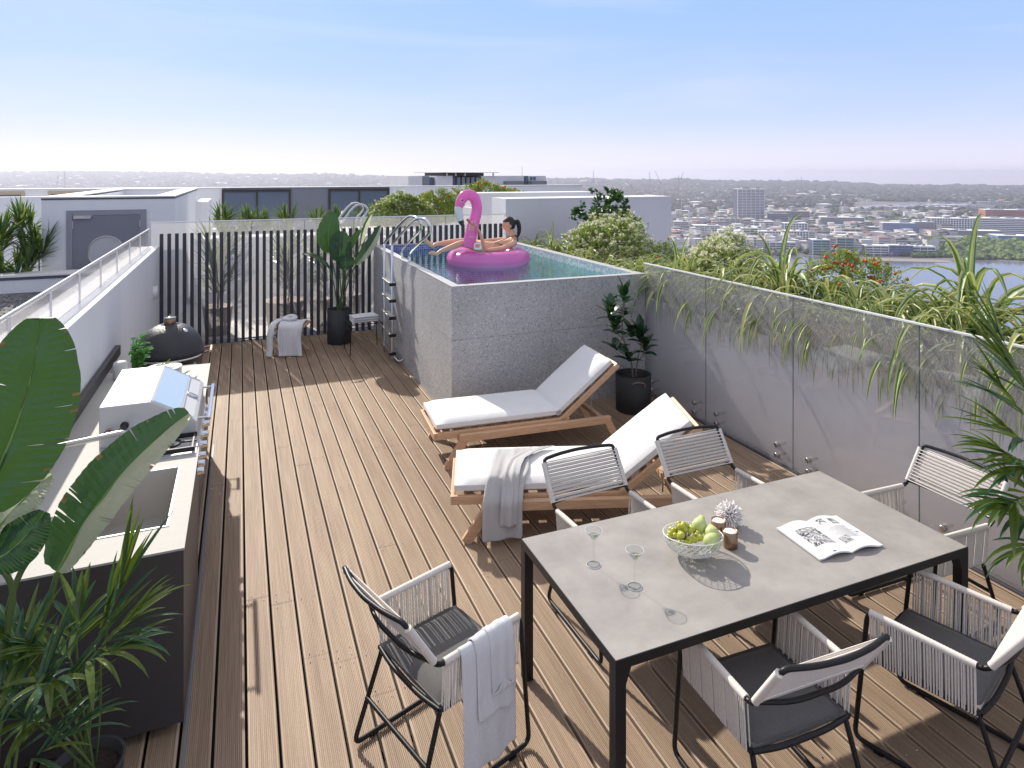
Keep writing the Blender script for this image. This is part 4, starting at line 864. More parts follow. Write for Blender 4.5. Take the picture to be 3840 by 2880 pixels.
for x, y, n, r, lb in ((-.50, 6.36, 6, .155, ('white plate, %s in the nearer of two stacks behind the grill', 'white plate on top of the nearer stack behind the grill hood', 'plates of the nearer stack')), (-.645, 6.80, 5, .15, ('white plate, %s in the farther stack beside the egg shaped grill', 'white plate on top of the farther stack beside the egg shaped grill', 'plates of the farther stack'))):
    z = plates(x, y, n, r, lb); b = MB(); b.tube([(0, 0, 0), (.1, .01, .01), (.2, .02, .02)], .002, 5, 1)
    for i in range(13): blade(b, (i * .015, i * .0015, .004), rs.choice((.9, -.9)) * rs.uniform(.5, 1), rs.uniform(.05, .5), rs.uniform(.06, .09), .016, rs, 0, droop=.3, seg=4, shape='ob')
    b.build('olive_sprig', [M['olive'], M['stem']], loc=(x - .11, y - .02, z + .008), rz=.3, label='olive green leafy sprig lying on the %s plate stack' % ('nearer' if n == 6 else 'farther'), cat='sprig', group='sprigs on plates')
hb = empty('potted_herb', (-.84, 6.62, .9025), label='small leafy green herb in a pale pot between the wall and the plate stacks', cat='plant')
MB().lathe([(.055, 0), (.07, .09), (.065, .09), (.06, .08), (.0001, .08)], 20).build('pot', M['stonejar'], hb)
b = MB(); bs_ = MB()
for i in range(15):
    a = rs.uniform(0, 2 * pi); r = rs.uniform(.01, .05); h = rs.uniform(.24, .44); bx, by = r * cos(a), r * sin(a); tx, ty = bx * 2.4 + .04, by * 2.4
    bs_.tube([(bx, by, .07), (bx * 1.4, by * 1.4, h * .6), (tx, ty, h)], .0035, 5)
    for j in range(9): t = rs.uniform(.35, 1); blade(b, (bx + (tx - bx) * t, by + (ty - by) * t, .07 + (h - .07) * t), rs.uniform(0, 6.3), rs.uniform(-.2, .9), rs.uniform(.035, .05), .042, rs, 0, droop=.5, seg=4, shape='ob')
b.build('leaves', leafmat('herb_leaf', (.05, .19, .03), (.08, .26, .05), .3, .3), hb); bs_.build('stems', M['stem'], hb)
MB().lathe([(.0001, .0), (.05, 0), (.058, .02), (.058, .13), (.05, .15), (.04, .155), (.0001, .155)], 24).build('jar', M['stonejar'], loc=(-.99, 6.80, .9025), label='round topped white stone jar against the left wall beside the herb', cat='jar')
wlmp = empty('wall_lamp', (-1.168, 10.9, .0), label='small half round white wall lamp near the far end of the left wall', cat='lamp')
lz = at(597, 1092, x=-1.1).z
b = MB(); b.lathe([(.055, lz - .09), (.055, lz + .09)], 20, (.0, 0, 0)); b.build('shade', M['ceramic'], wlmp, solid=.004); MB().box(.001, -.03, lz - .05, .03, .03, lz + .05).build('bracket', M['ceramic'], wlmp)

# ================================================================ LOUNGERS
def soft_box(x0, y0, z0, x1, y1, z1, r=.02, nx=16, ny=12, puff=.008, seed=0):
    b = MB(); vs = {}; rr = random.Random(seed)
    def P_(u, v, s):
        # s=+1 top, -1 bottom; u,v in 0..1
        cx_, cy_, cz = (x0 + x1) / 2, (y0 + y1) / 2, (z0 + z1) / 2; hx, hy, hz_ = (x1 - x0) / 2, (y1 - y0) / 2, (z1 - z0) / 2
        a, c = 2 * u - 1, 2 * v - 1; e_ = max(abs(a), abs(c)); 
        edge = 1 - (1 - e_) * 1.0
        k = 1 - max(0, (e_ - (1 - 2 * r / min(hx, hy))) / (2 * r / min(hx, hy))) ** 2 * (r / hz_) if e_ > 1 - 2 * r / min(hx, hy) else 1
        w_ = noise.noise(Vector((a * 3 + seed, c * 3, s))) * .35 + (1 - a ** 4) * (1 - c ** 4)
        return (cx_ + a * hx, cy_ + c * hy, cz + s * (hz_ * k + puff * w_))
    def sm_(t): return .5 - .5 * cos(pi * t) if False else t
    b.grid(nx, ny, lambda u, v: P_(u, v, 1)); b.grid(nx, ny, lambda u, v: P_(u, 1 - v, -1))
    def side(fn, n):
        vs = []; 
        for i in range(n + 1):
            u = i / n; vs += [fn(u, 1), fn(u, -1)]
        b.add(vs, [(2 * i, 2 * i + 1, 2 * i + 3, 2 * i + 2) for i in range(n)], 0, True)
    side(lambda u, s: P_(u, 0, s), nx); side(lambda u, s: P_(1 - u, 1, s), nx); side(lambda u, s: P_(1, u, s), ny); side(lambda u, s: P_(0, 1 - u, s), ny)
    return b
def make_lounger(loc, rz, label, ang=R(38), BL=.76):
    e_ = empty('sun_lounger', loc, rz, label, 'sun lounger', 'teak sun loungers by the pool'); px = 1.27; wy = .325
    b = MB(); b.bar((0, -wy, .29), (1.35, -wy, .29), .03, .065); b.bar((0, wy, .29), (1.35, wy, .29), .03, .065); b.bar((.0, -wy - .015, .29), (.0, wy + .015, .29), .03, .064)
    for k in range(9): b.bar((.12 + k * .14, -wy, .305), (.12 + k * .14, wy, .305), .07, .014)
    b.build('seat_frame', M['wood'], e_, bevel=.004)
    for s in (-1, 1):
        y = s * .375; sr = empty('side_rail', (0, 0, 0)); sr.parent = e_
        b = MB(); b.bar((.22, y, .265), (1.78, y, .265), .05, .07); b.build('rail', M['wood'], sr, bevel=.005)
        MB().bar((.265, y + s * .0, .24), (.10, y, .0), .048, .075, up=(1, 0, 0)).build('leg', M['wood'], sr, bevel=.004)
        MB().bar((1.75, y, .24), (1.88, y, .0), .048, .075, up=(1, 0, 0)).build('leg', M['wood'], sr, bevel=.004)
    for x in (.24, 1.72): MB().bar((x, -.35, .25), (x, .35, .25), .05, .04).build('crossbar', M['wood'], e_, bevel=.003)
    bb = MB(); T = Matrix.Translation((px, 0, .30)) @ Matrix.Rotation(-ang, 4, 'Y'); bb.T = T
    bb.bar((0, -wy, 0), (BL + .03, -wy, 0), .03, .05); bb.bar((0, wy, 0), (BL + .03, wy, 0), .03, .05); bb.bar((BL + .02, -wy, 0), (BL + .02, wy, 0), .03, .05)
    for k in range(5): bb.bar((.1 + k * .15, -wy, 0), (.1 + k * .15, wy, 0), .07, .014)
    bb.build('backrest_frame', M['wood'], e_, bevel=.004)
    b = MB(); top = T @ Vector((.45, .25, -.02))
    for s in (-1, 1): b.tube([T @ Vector((.45, .25 * s, -.02)), (1.62, .25 * s, .27)], .006, 8)
    b.build('support_rod', M['chrome'], e_)
    m1 = soft_box(.012, -.32, .325, px - .004, .32, .425, .03, 26, 14, .006, int(loc[0] * 10)); m1.build('mattress', M['cushion'], e_, bevel=0)
    m2 = soft_box(.0, -.32, .025, BL, .32, .125, .03, 18, 14, .006, int(loc[1] * 10)); m2.T = None
    m2.v = [tuple(T @ (Vector(v) + Vector((.075 * 0, 0, .0)))) for v in m2.v]; m2.build('back_cushion', M['cushion'], e_)
    return e_
make_lounger((1.70, 6.28, 0), R(-4), 'teak lounger with empty white cushion nearest the pool')
make_lounger((1.58, 5.06, 0), R(-19), 'teak lounger with a grey towel over it, behind the dining chairs')
# drape helper: cloth following a profile (list of (s_along_profile -> point)) with width and ripples
def cloth(prof_, width, wdir, rip, seed, nu=26, nv=18, thick=.006, taper=0, mat_=None, name='towel', fringe=0, **kw):
    wdir = Vector(wdir); prof_ = [Vector(p) for p in prof_]; L_ = [0]
    for a, b_ in zip(prof_, prof_[1:]): L_.append(L_[-1] + (b_ - a).length)
    def ev(s):
        s *= L_[-1]
        for i in range(len(L_) - 1):
            if s <= L_[i + 1] + 1e-9: t = (s - L_[i]) / max(L_[i + 1] - L_[i], 1e-9); return prof_[i].lerp(prof_[i + 1], t)
        return prof_[-1]
    b = MB()
    def fn(u, v):
        p = ev(u); q = ev(min(1, u + .02)) - ev(max(0, u - .02)); n = q.cross(wdir).normalized()
        w_ = width * (1 - taper * u); a = (v - .5) * w_
        r = noise.noise(Vector((v * 4.2 + seed, u * 1.3, seed))) * rip * (.25 + u * 1.2) + noise.noise(Vector((v * 11, u * 3 + seed, 5))) * rip * .3
        hem = fringe * noise.noise(Vector((v * 5, 1, seed))) if u > .98 else 0
        return p + wdir * (a + noise.noise(Vector((u * 3, seed, 1))) * rip * .5) + n * r + Vector((0, 0, hem))
    b.grid(nu, nv, fn); return b.build(name, mat_ or M['towel'], solid=thick, subd=1, **kw)
# grey towel over the near lounger
e5 = Matrix.Translation((1.58, 5.06, 0)) @ Matrix.Rotation(R(-19), 4, 'Z')
wv = (e5.to_3x3() @ Vector((1, .12, 0))).normalized()
pr_ = [e5 @ Vector(p) for p in ((.50, .20, .450), (.46, .0, .448), (.43, -.20, .452), (.40, -.31, .445), (.385, -.350, .40), (.375, -.43, .32), (.37, -.440, .18), (.36, -.45, .02 + .03))]
tw = cloth(pr_, .30, wv, .03, 4.2, mat_=M['towel_grey'], label='grey linen towel thrown across the lounger and hanging over its side', cat='towel')
pr_ = [e5 @ Vector(p) for p in ((.78, .22, .452), (.62, .10, .462), (.50, -.05, .47), (.46, -.20, .475), (.44, -.31, .462), (.43, -.365, .40), (.42, -.455, .31), (.41, -.465, .15))]
c2_ = cloth(pr_, .13, wv, .02, 9.1, mat_=M['towel_grey'], name='folded_corner'); c2_.parent = tw

# ================================================================ DINING SET
tb = empty('dining_table', (2.5, 2.82, 0), label='long outdoor dining table with grey ceramic top and black metal frame', cat='table')
TX, TY = 1.085, .49
MB().box(-TX + .004, -TY + .004, .738, TX - .004, TY - .004, .75).build('tabletop', M['stonetop'], tb)
b = MB()
for s in (-1, 1): b.box(-TX, s * TY - (.03 if s > 0 else 0), .708, TX, s * TY + (0 if s > 0 else .03), .7365)
for s in (-1, 1): b.box(s * TX - (.03 if s > 0 else 0), -TY + .03, .708, s * TX + (0 if s > 0 else .03), TY - .03, .7365)
b.box(-TX, -TY, .7367, TX, -TY + .0038, .7485); b.box(-TX, TY - .0038, .7367, TX, TY, .7485); b.box(-TX, -TY + .004, .7367, -TX + .0038, TY - .004, .7485); b.box(TX - .0038, -TY + .004, .7367, TX, TY - .004, .7485)
b.build('frame', M['black'], tb)
for sx in (-1, 1):
    for sy in (-1, 1):
        x0, y0 = sx * TX, sy * TY; b = MB(); w0, w1 = .075, .05
        vs = []
        for z, w_ in ((0, w1), (.64, w1), (.7075, w0)):
            vs += [(x0, y0, z), (x0 - sx * w_, y0, z), (x0 - sx * w_, y0 - sy * w1, z), (x0, y0 - sy * w1, z)]
        fs = [(i * 4 + j, i * 4 + (j + 1) % 4, (i + 1) * 4 + (j + 1) % 4, (i + 1) * 4 + j) for i in range(2) for j in range(4)] + [(3, 2, 1, 0), (8, 9, 10, 11)]
        b.add(vs, fs); b.build('leg', M['black'], tb)
def make_chair():
    e_ = empty('dining_chair', (0, 0, 0)); r = .0115; hw = .275
    half = [(-.0, -.385 - .035, .885), (-.12, -.385 - .025, .885), (-hw + .03, -.385, .885), (-hw + .01, -.38, .878), (-hw, -.235, .65), (-hw, -.20, .635), (-hw, .25, .645), (-hw, .31, .015), (-hw + .01, -.33, .015), (-hw + .03, -.185, .42)]
    L_ = [Vector(p) for p in half]; Rr = [Vector((-p.x, p.y, p.z)) for p in L_]
    path = list(reversed(L_[2:])) + [Vector((-.14, -.412, .885)), Vector((0, -.425, .885)), Vector((.14, -.412, .885))] + Rr[2:]
    b = MB(); b.tube(fillet(path, .045, 5), r, 8); b.build('frame', M['black'], e_)
    b = MB(); b.tube(fillet([(-hw + .02, -.20, .42), (-hw + .02, .26, .42), (-.16, .275, .40), (.16, .275, .40), (hw - .02, .26, .42), (hw - .02, -.20, .42)], .05), r, 8)
    b.tube(fillet([(-hw + .025, -.195, .42), (-.12, -.212, .414), (.12, -.212, .414), (hw - .025, -.195, .42)], .1, 6), r, 8)
    b.build('seat_rail', M['black'], e_)
    b = MB(); b.tube(fillet([(-hw, -.245, .665), (-.13, -.288, .655), (.13, -.288, .655), (hw, -.245, .665)], .12, 6), r * .95, 8)
    b.build('back_bar', M['black'], e_); MB().tube([(-hw + .018, -.265, .21), (hw - .018, -.265, .21)], r * .95, 8).build('stretcher', M['black'], e_)
    # ropes
    b = MB(); pb_ = lambda t: Vector((hw, -.243 - .128 * t, .665 + .20 * t)); n = 22
    for i in range(n):
        t = .02 + .96 * i / (n - 1); p = pb_(t)
        if i in (3,): continue
        b.tube([(-hw, p.y - .011, p.z), (hw, p.y - .011, p.z)], .0042, 5)
        if i % 2 == 0: b.tube([(-hw, p.y + .009, p.z + .004), (hw, p.y + .009, p.z + .004)], .0036, 5)
    for s in (-1, 1):
        pts = []; rr_ = []
        for i in range(45): t = i / 44; p = pb_(t); pts.append((s * p.x, p.y, p.z)); rr_.append(.0155 if i % 2 else .0172)
        b.tube(pts, rr_, 8)
    b.build('rope_back', M['rope'], e_)
    for s in (-1, 1):
        b = MB(); n = 36
        for i in range(n):
            y = -.185 + .42 * i / (n - 1) + (.004 if i % 7 == 3 else 0)
            b.tube([(s * (hw + .011), y, .64), (s * (hw - .006), y + .002, .42)], .0042, 5)
            if i % 3 == 0: b.tube([(s * (hw - .011), y + .004, .64), (s * (hw - .026), y + .004, .42)], .0036, 5)
        b.tube([(s * hw, -.19 + .43 * i / 70, .637 + (.010 * i / 70)) for i in range(71)], [.0155 if i % 2 else .0170 for i in range(71)], 8)
        b.build('rope_arm', M['rope'], e_)
    b = MB()
    for i in range(17):
        y = -.19 + .44 * i / 16 if i > 4 else -.19 + i * .012
        b.tube([(-hw + .01, y, .415), (0, y, .397), (hw - .01, y, .415)], .004, 5)
    b.build('rope_seat', M['rope'], e_)
    soft_box(-.245, -.195, .408, .245, .255, .452, .03, 16, 14, .008, 3).build('cushion', M['seatpad'], e_)
    for s in (-1, 1):
        for y in (-.22, .20): MB().box(s * hw - .012, y - .02, 0, s * hw + .012, y + .02, .006).build('foot_pad', M['blackp'], e_)
    return e_
CH = [(.90, 3.06, R(-90 + 19), 'black framed rope chair with a white towel over its arm, left of the table'),
      (2.11, 3.52, R(180 + 3), 'rope chair on the far side of the table in front of the towelled lounger'),
      (2.98, 3.53, R(180 + 1), 'rope chair on the far side of the table nearest the glass fence corner'),
      (3.93, 2.84, R(90), 'rope chair at the right end of the table, backed against the glass fence'),
      (2.155, 2.27, R(-2), 'rope chair with charcoal pad tucked at the near middle of the table'),
      (3.11, 2.12, R(18), 'rope chair turned slightly at the near right corner of the table')]
ch0 = make_chair()
for i, (x, y, rz, lb) in enumerate(CH):
    o = ch0 if i == 0 else copy_tree(ch0)
    o.location = (x, y, 0); o.rotation_euler = (0, 0, rz); tag(o, lb, 'chair', 'rope dining chairs round the table')
# white towel on the left chair's near arm
e1 = Matrix.Translation((.90, 3.06, 0)) @ Matrix.Rotation(R(-71), 4, 'Z')
wv = (e1.to_3x3() @ Vector((0, 1, 0))).normalized()
tw = None
for k, (y0, w_, zi, zo, of) in enumerate(((.035, .30, .50, .12, 0), (.06, .21, .55, .33, .009), (.10, .14, .58, .44, .017))):
    pr_ = [e1 @ Vector(p) for p in ((.245 - of, y0, zi), (.25 - of, y0, .62), (.262 - of * .5, y0, .652 + of), (.277, y0, .664 + of), (.295 + of * .6, y0, .655 + of), (.306 + of, y0, .62), (.318 + of, y0, .40), (.325 + of, y0, zo))]
    c_ = cloth(pr_, w_, wv, .010, 3.3 + k * 2, nu=30, thick=.006, name='towel' if k == 0 else 'folded_layer', fringe=.03)
    if k == 0: tw = tag(c_, 'white towel folded over the near arm of the left rope chair', 'towel')
    else: c_.parent = tw
# glasses
def glass(loc, label, sc=1.0, name='cocktail_glass'):
    e_ = empty(name, loc, 0, label, 'glass', None); s = sc
    MB().lathe([(.0001, .002), (.034 * s, .001), (.035 * s, .003), (.006, .009), (.0042, .02), (.0042, .118 * s), (.006, .123 * s), (.0435 * s, .178 * s)], 32).lathe([(.0425 * s, .178 * s), (.003, .127 * s)], 32).build('bowl_and_stem', M['drink'], e_)
    MB().lathe([(.0425 * s, .1782 * s), (.0440 * s, .1782 * s), (.0440 * s, .1796 * s), (.0425 * s, .1796 * s), (.0425 * s, .1782 * s)], 32).lathe([(.0345 * s, .0005), (.0358 * s, .0005), (.0358 * s, .0032), (.0345 * s, .0034)], 32).build('rim', mat('glass_rim', (.85, .87, .88), .05, spec=1) if 'glass_rim' not in bpy.data.materials else bpy.data.materials['glass_rim'], e_)
    MB().lathe([(.0001, .129 * s), (.024 * s, .153 * s), (.0001, .1532 * s)], 24).build('drink', M['liquid'], e_)
    b = MB(); b.ball((.006, -.004, .150 * s), .0085, 8, 6, sc=(1, 1, 1)); b.build('olive', M['grape'], e_)
    return e_
glass((1.66, 2.945, .7505), 'martini glass with an olive on the table, the farther of two'); glass((1.755, 2.715, .7505), 'martini glass with an olive on the table, the nearer of two')
# fruit bowl
bw = MB(); RB_ = .155
for s in (1, -1):
    for k in range(30):
        pts = []
        for i in range(9): t = .12 + .88 * i / 8; a = 2 * pi * k / 30 + s * t * 1.5; r = RB_ * sin(t * pi / 2) ** .9; pts.append((r * cos(a) * 1.02, r * sin(a) * .9, .004 + .105 * t ** 1.9 + .018 * cos(a * 1.0 + 2.4) * t))
        bw.tube(pts, .0012, 4)
rim = [(RB_ * 1.02 * cos(a * pi / 20), RB_ * .9 * sin(a * pi / 20), .109 + .018 * cos(a * pi / 20 + 2.4)) for a in range(40)]
fb = empty('fruit_bowl', (2.185, 2.83, .7505), label='woven clear glass bowl with green fruit in the middle of the table', cat='bowl')
M['lattice'] = mat('crystal', (.86, .86, .82), .08, spec=.9); bw.tube(rim, .0028, 6, closed=True)
bw.build('lattice', M['lattice'], fb)
b = MB(); b.grid(10, 30, lambda u, v: (RB_ * .98 * sin((.05 + .93 * u) * pi / 2) ** .9 * cos(v * 2 * pi) * 1.0, RB_ * .88 * sin((.05 + .93 * u) * pi / 2) ** .9 * sin(v * 2 * pi), .005 + .103 * (.05 + .93 * u) ** 1.9 + .018 * cos(v * 2 * pi + 2.4) * u)); b.build('glass_wall', M['drink'], fb)
rs = random.Random(2); e_ = empty('grape_bunch', (2.16, 2.85, .7505), label='bunch of yellow green grapes heaped in the glass bowl', cat='grapes'); bs_ = MB()
for k in range(64):
    a = rs.uniform(0, 6.28); r = .092 * rs.random() ** .5; z = .088 + (.092 - r) * 1.0 * rs.uniform(.55, 1.0) + rs.uniform(-.01, .015)
    p = (r * cos(a) - .015, r * sin(a) * .8, z); MB().ball(p, rs.uniform(.0125, .0165), 10, 7).build('grape', M['grape'], e_); bs_.tube([(0, 0, .07), p], .0015, 4)
bs_.build('stalk', M['bark'], e_)
def pear(p, d, label):
    b = MB(); q = Vector(d).normalized().to_track_quat('Z', 'Y').to_matrix().to_4x4(); b.T = Matrix.Scale(1.0, 4) @ q
    b.lathe([(.0001, -.036), (.02, -.034), (.036, -.018), (.039, 0), (.034, .02), (.022, .042), (.017, .058), (.010, .068), (.0001, .070)], 20); b.tube([(0, 0, .068), (.002, 0, .084)], .0015, 5, 1); b.build('pear', [M['pear'], M['stem']], loc=p, label=label, cat='pear', group='pears in the glass bowl')
pear((2.225, 2.735, .858), (.9, .5, .12), 'pale green pear nearest the bowl rim in front'); pear((2.275, 2.79, .860), (.5, .85, .1), 'pale green pear at the right rim of the bowl'); pear((2.25, 2.86, .872), (.6, .5, .25), 'pale green pear at the back, leaning on the grapes')
def candle(p, label):
    e_ = empty('candle_cup', p, 0, label, 'candle', 'candles on the dining table')
    MB().lathe([(.0001, .0), (.037, 0), (.039, .003), (.039, .086), (.0365, .086), (.0365, .004)], 32).build('cup', M['copper'], e_); MB().lathe([(.0001, .0785), (.031, .0785), (.0345, .076), (.036, .07), (.036, .0)], 28, (0, 0, .004)).tube([(0, 0, .08), (.002, .001, .093)], .0011, 5, 1).build('wax', [M['wax'], M['blackp']], e_)
candle((2.415, 2.815, .7505), 'copper candle cup on the table, the nearer of two'); candle((2.43, 2.925, .7505), 'copper candle cup on the table, beside the white coral')
rs = random.Random(8); b = MB()
for k in range(480):
    z = rs.uniform(-.75, 1); a = rs.uniform(0, 6.28); q = math.sqrt(1 - z * z); d = Vector((q * cos(a), q * sin(a), z)); l = rs.uniform(.05, .074)
    j = Vector((rs.uniform(-1, 1), rs.uniform(-1, 1), rs.uniform(-1, 1))) * .010; b.tube([d * .02, d * l * .6 + j * .3, d * l + j], [.005, .0055, .0038], 5)
b.build('coral', M['coral'], loc=(2.555, 2.985, .81), label='spiky white coral ball on the table behind the candles', cat='ornament')
# open magazine
mgz = empty('magazine', (2.965, 2.675, .7508), R(-4), 'open magazine with a black and white picture, face up on the table', 'magazine')
M['art'] = mat('ink_picture', (.8, .8, .8), .5); N, L, bb_ = nodes(M['art']); t = N.new('ShaderNodeTexCoord'); n1 = N.new('ShaderNodeTexNoise'); n1.inputs['Scale'].default_value = 17; n1.inputs['Detail'].default_value = 2; n1.inputs['Distortion'].default_value = 5
L.new(t.outputs['Object'], n1.inputs['Vector']); r1 = N.new('ShaderNodeValToRGB'); r1.color_ramp.elements[0].position = .36; r1.color_ramp.elements[0].color = (.02, .022, .04, 1); r1.color_ramp.elements[1].position = .68; r1.color_ramp.elements[1].color = (.75, .75, .75, 1); L.new(n1.outputs[0], r1.inputs[0]); L.new(r1.outputs[0], bb_.inputs['Base Color'])
PW_, PH = .21, .32
def pagez(u): return .012 + .020 * math.sin(min(1, u * 1.15) * pi) ** 1.0 * (1 - u * .35)
for s in (-1, 1):
    pg = MB(); pg.grid(14, 4, lambda u, v: (s * u * PW_, (v - .5) * PH, pagez(u))); pg.grid(14, 4, lambda u, v: (s * u * PW_, (v - .5) * PH, max(.0005, pagez(u) - .008 - .000 * u)))
    pg.box(min(s * PW_, s * (PW_ - .001)), -PH / 2, pagez(1) - .008, max(s * PW_, s * (PW_ - .001)), PH / 2, pagez(1))
    for v_ in (-.5, .5): pg.grid(14, 1, lambda u, v: (s * u * PW_, v_ * PH, pagez(u) - .008 * v))
    pgo = pg.build('page_stack', M['paper'], mgz)
    def patch(x0, x1, y0, y1, m_, nm, dz=.0009):
        q = MB(); q.grid(8, 2, lambda u, v: (s * (x0 + (x1 - x0) * u), y0 + (y1 - y0) * v, pagez((x0 + (x1 - x0) * u) / PW_) + dz)); q.build(nm, m_, pgo)
    if s < 0: patch(.02, .155, -.075, .085, M['art'], 'picture'); patch(.09, .11, -.150, -.142, mat('blue_print', (.05, .10, .5), .5), 'caption')
    else:
        patch(.03, .075, .085, .135, M['art'], 'picture'); patch(.10, .15, .07, .125, M['art'], 'picture'); patch(.02, .08, -.10, -.045, M['art'], 'picture')
        for k in range(14): patch(.03 if k % 5 else .05, .17 - (k * 37 % 5) * .008, .045 - k * .0085 - .0, .0478 - k * .0085, mat('grey_print', (.52, .52, .53), .6) if 'grey_print' not in bpy.data.materials else bpy.data.materials['grey_print'], 'text_line')
        patch(.17, .19, -.02, -.012, bpy.data.materials['blue_print'], 'caption')

# ================================================================ PLANTS
def curve_pts(a, b, sag, n=8):
    a, b = Vector(a), Vector(b); return [a.lerp(b, i / n) + Vector(sag) * (4 * (i / n) * (1 - i / n)) for i in range(n + 1)]
def paddle(par, base, tip, width, nrm, bend=(0, 0, 0), seed=0, sideA='strel', sideB='strel', fold=.35, tears=4, curl=.0, wA=1, wB=1, sub=('midrib',)):
    rr = random.Random(seed); base, tip = Vector(base), Vector(tip); nu, nv = 72, 7; nrm = Vector(nrm)
    pts = curve_pts(base, tip, bend, nu); mb = MB(); tl = {s: [rr.uniform(.12, .92) for _ in range(tears)] for s in (-1, 1)}
    for s in (-1, 1):
        W = []
        for i in range(nu + 1):
            t = i / nu; d = (pts[min(i + 1, nu)] - pts[max(i - 1, 0)]).normalized(); side = d.cross(nrm).normalized() * s; nn = side.cross(d).normalized() * s
            w_ = width / 2 * (wA if s < 0 else wB) * (sin(pi * min(1, .03 + t * .95) ** .75) ** .55 if t < .999 else .05) * (1 + .03 * noise.noise(Vector((t * 9, s, seed))))
            near = min(abs(t - q) for q in tl[s])
            row = []
            for j in range(nv + 1):
                q = j / nv; lift = fold * w_ * q - curl * w_ * q * q; rip = .0035 * sin(t * 150 + q * 3 * s) * q * (1 - .3 * q) + .012 * noise.noise(Vector((t * 6, q * 2, seed + s)))
                notch = -.035 * max(0, 1 - near * 36) * (1 if q > .45 else 0) * (q - .3)
                row.append(pts[i] + side * (w_ * q) * (1 + notch * 0) + nn * (lift + rip) + d * (w_ * q * .28))
            W.append(row)
        tear = {int(q * nu): rr.uniform(.25, .75) for q in tl[s]}
        for i in range(nu):
            for j in range(nv):
                if i in tear and j / nv > tear[i]:
                    # a narrow split that opens towards the margin
                    k = (j / nv - tear[i]) * .55; a_, b_, c_, e_ = W[i][j], W[i][j + 1], W[i + 1][j + 1], W[i + 1][j]
                    k2 = ((j + 1) / nv - tear[i]) * .55
                    mb.add([a_, b_, b_.lerp(c_, max(.0, 1 - k2 * 2)), a_.lerp(e_, max(0, 1 - k * 2))], [(0, 1, 2, 3)], 0 if s < 0 else 1, True); continue
                mi = (0 if s < 0 else 1)
                if j == nv - 1 and noise.noise(Vector((i * .35, s, seed))) > .34: mi = 2
                mb.add([W[i][j], W[i][j + 1], W[i + 1][j + 1], W[i + 1][j]], [(0, 1, 2, 3)], mi, True)
    lf = mb.build('leaf', [M[sideA], M[sideB], M['leafedge']], par)
    MB().tube([p - nrm.normalized() * .001 for p in pts], [max(.0015, .008 * (1 - i / nu)) * (width / .3) ** .5 for i in range(nu + 1)], 6).build('midrib', M['midrib'], lf)
    return lf
def vp(u, v, y): return at(u * 1.736, v * 1.736, y=y)
# big banana-like plant, foreground left
bp = empty('banana_plant', (0, 0, 0), label='tall plant with huge torn paddle leaves in the left foreground before the kitchen bench', cat='plant')
paddle(bp, vp(-52, 1110, 2.95), vp(88, 688, 3.0), .36, (.35, -1, .25), (.035, 0, .0), 3, fold=.16, tears=6, curl=.1)
paddle(bp, vp(124, 1236, 3.15), vp(408, 893, 3.35), .25, (-.45, -.75, .45), (-.04, 0, .04), 8, 'strel', 'strel_under', fold=.42, tears=7, wA=1.0, wB=1.1)
paddle(bp, vp(-40, 1185, 2.95), vp(112, 1026, 3.05), .17, (-.2, -.6, .9), (.0, 0, .02), 5, 'strel_under', 'strel_under', fold=.1, tears=2)
paddle(bp, vp(-25, 1215, 2.85), vp(96, 1105, 2.95), .16, (.1, -.8, .3), (0, 0, -.03), 6, 'strel', 'strel', fold=.25, tears=2)
root = Vector((-.93, 3.05, .28))
for P_ in ([vp(-52, 1110, 2.95), vp(-60, 1250, 3.0), root], [vp(124, 1236, 3.15), vp(95, 1330, 3.13), vp(20, 1500, 3.1), root], [vp(78, 1190, 3.05), vp(20, 1310, 3.05), root], [vp(-30, 1190, 2.95), vp(26, 1270, 2.95), vp(8, 1400, 3.0), root]):
    MB().tube(smooth_path([Vector(p) for p in P_], 8), .011, 8).build('stalk', M['stem'], bp)
MB().lathe([(.10, 0), (.14, .28), (.14, .30), (.125, .30), (.12, .26), (.0001, .26)], 28, (-.96, 3.05, 0)).build('pot', M['pot'], bp)
def fan(mb, c, az, el, n, L_, w_, rs, spread=1.1, droop=.7, mi=0, mib=1):
    """pinnate tuft: leaflets leaving a short rachis on both sides"""
    ax = Vector((cos(az) * cos(el), sin(az) * cos(el), sin(el)))
    for i in range(n):
        t = i / max(1, n - 1); s = 1 if i % 2 else -1; a = az + s * spread * (1 - t) * rs.uniform(.7, 1.15) + rs.uniform(-.1, .1); e_ = el * (.55 + .5 * t) + rs.uniform(-.25, .25)
        blade(mb, Vector(c) + ax * t * L_ * .5, a, e_, L_ * rs.uniform(.7, 1.1) * (1 - .35 * abs(t - .45)), w_ * rs.uniform(.75, 1.15), rs, mi if rs.random() < .65 else mib, droop=droop * rs.uniform(.5, 1.4), seg=7, fold=.22)
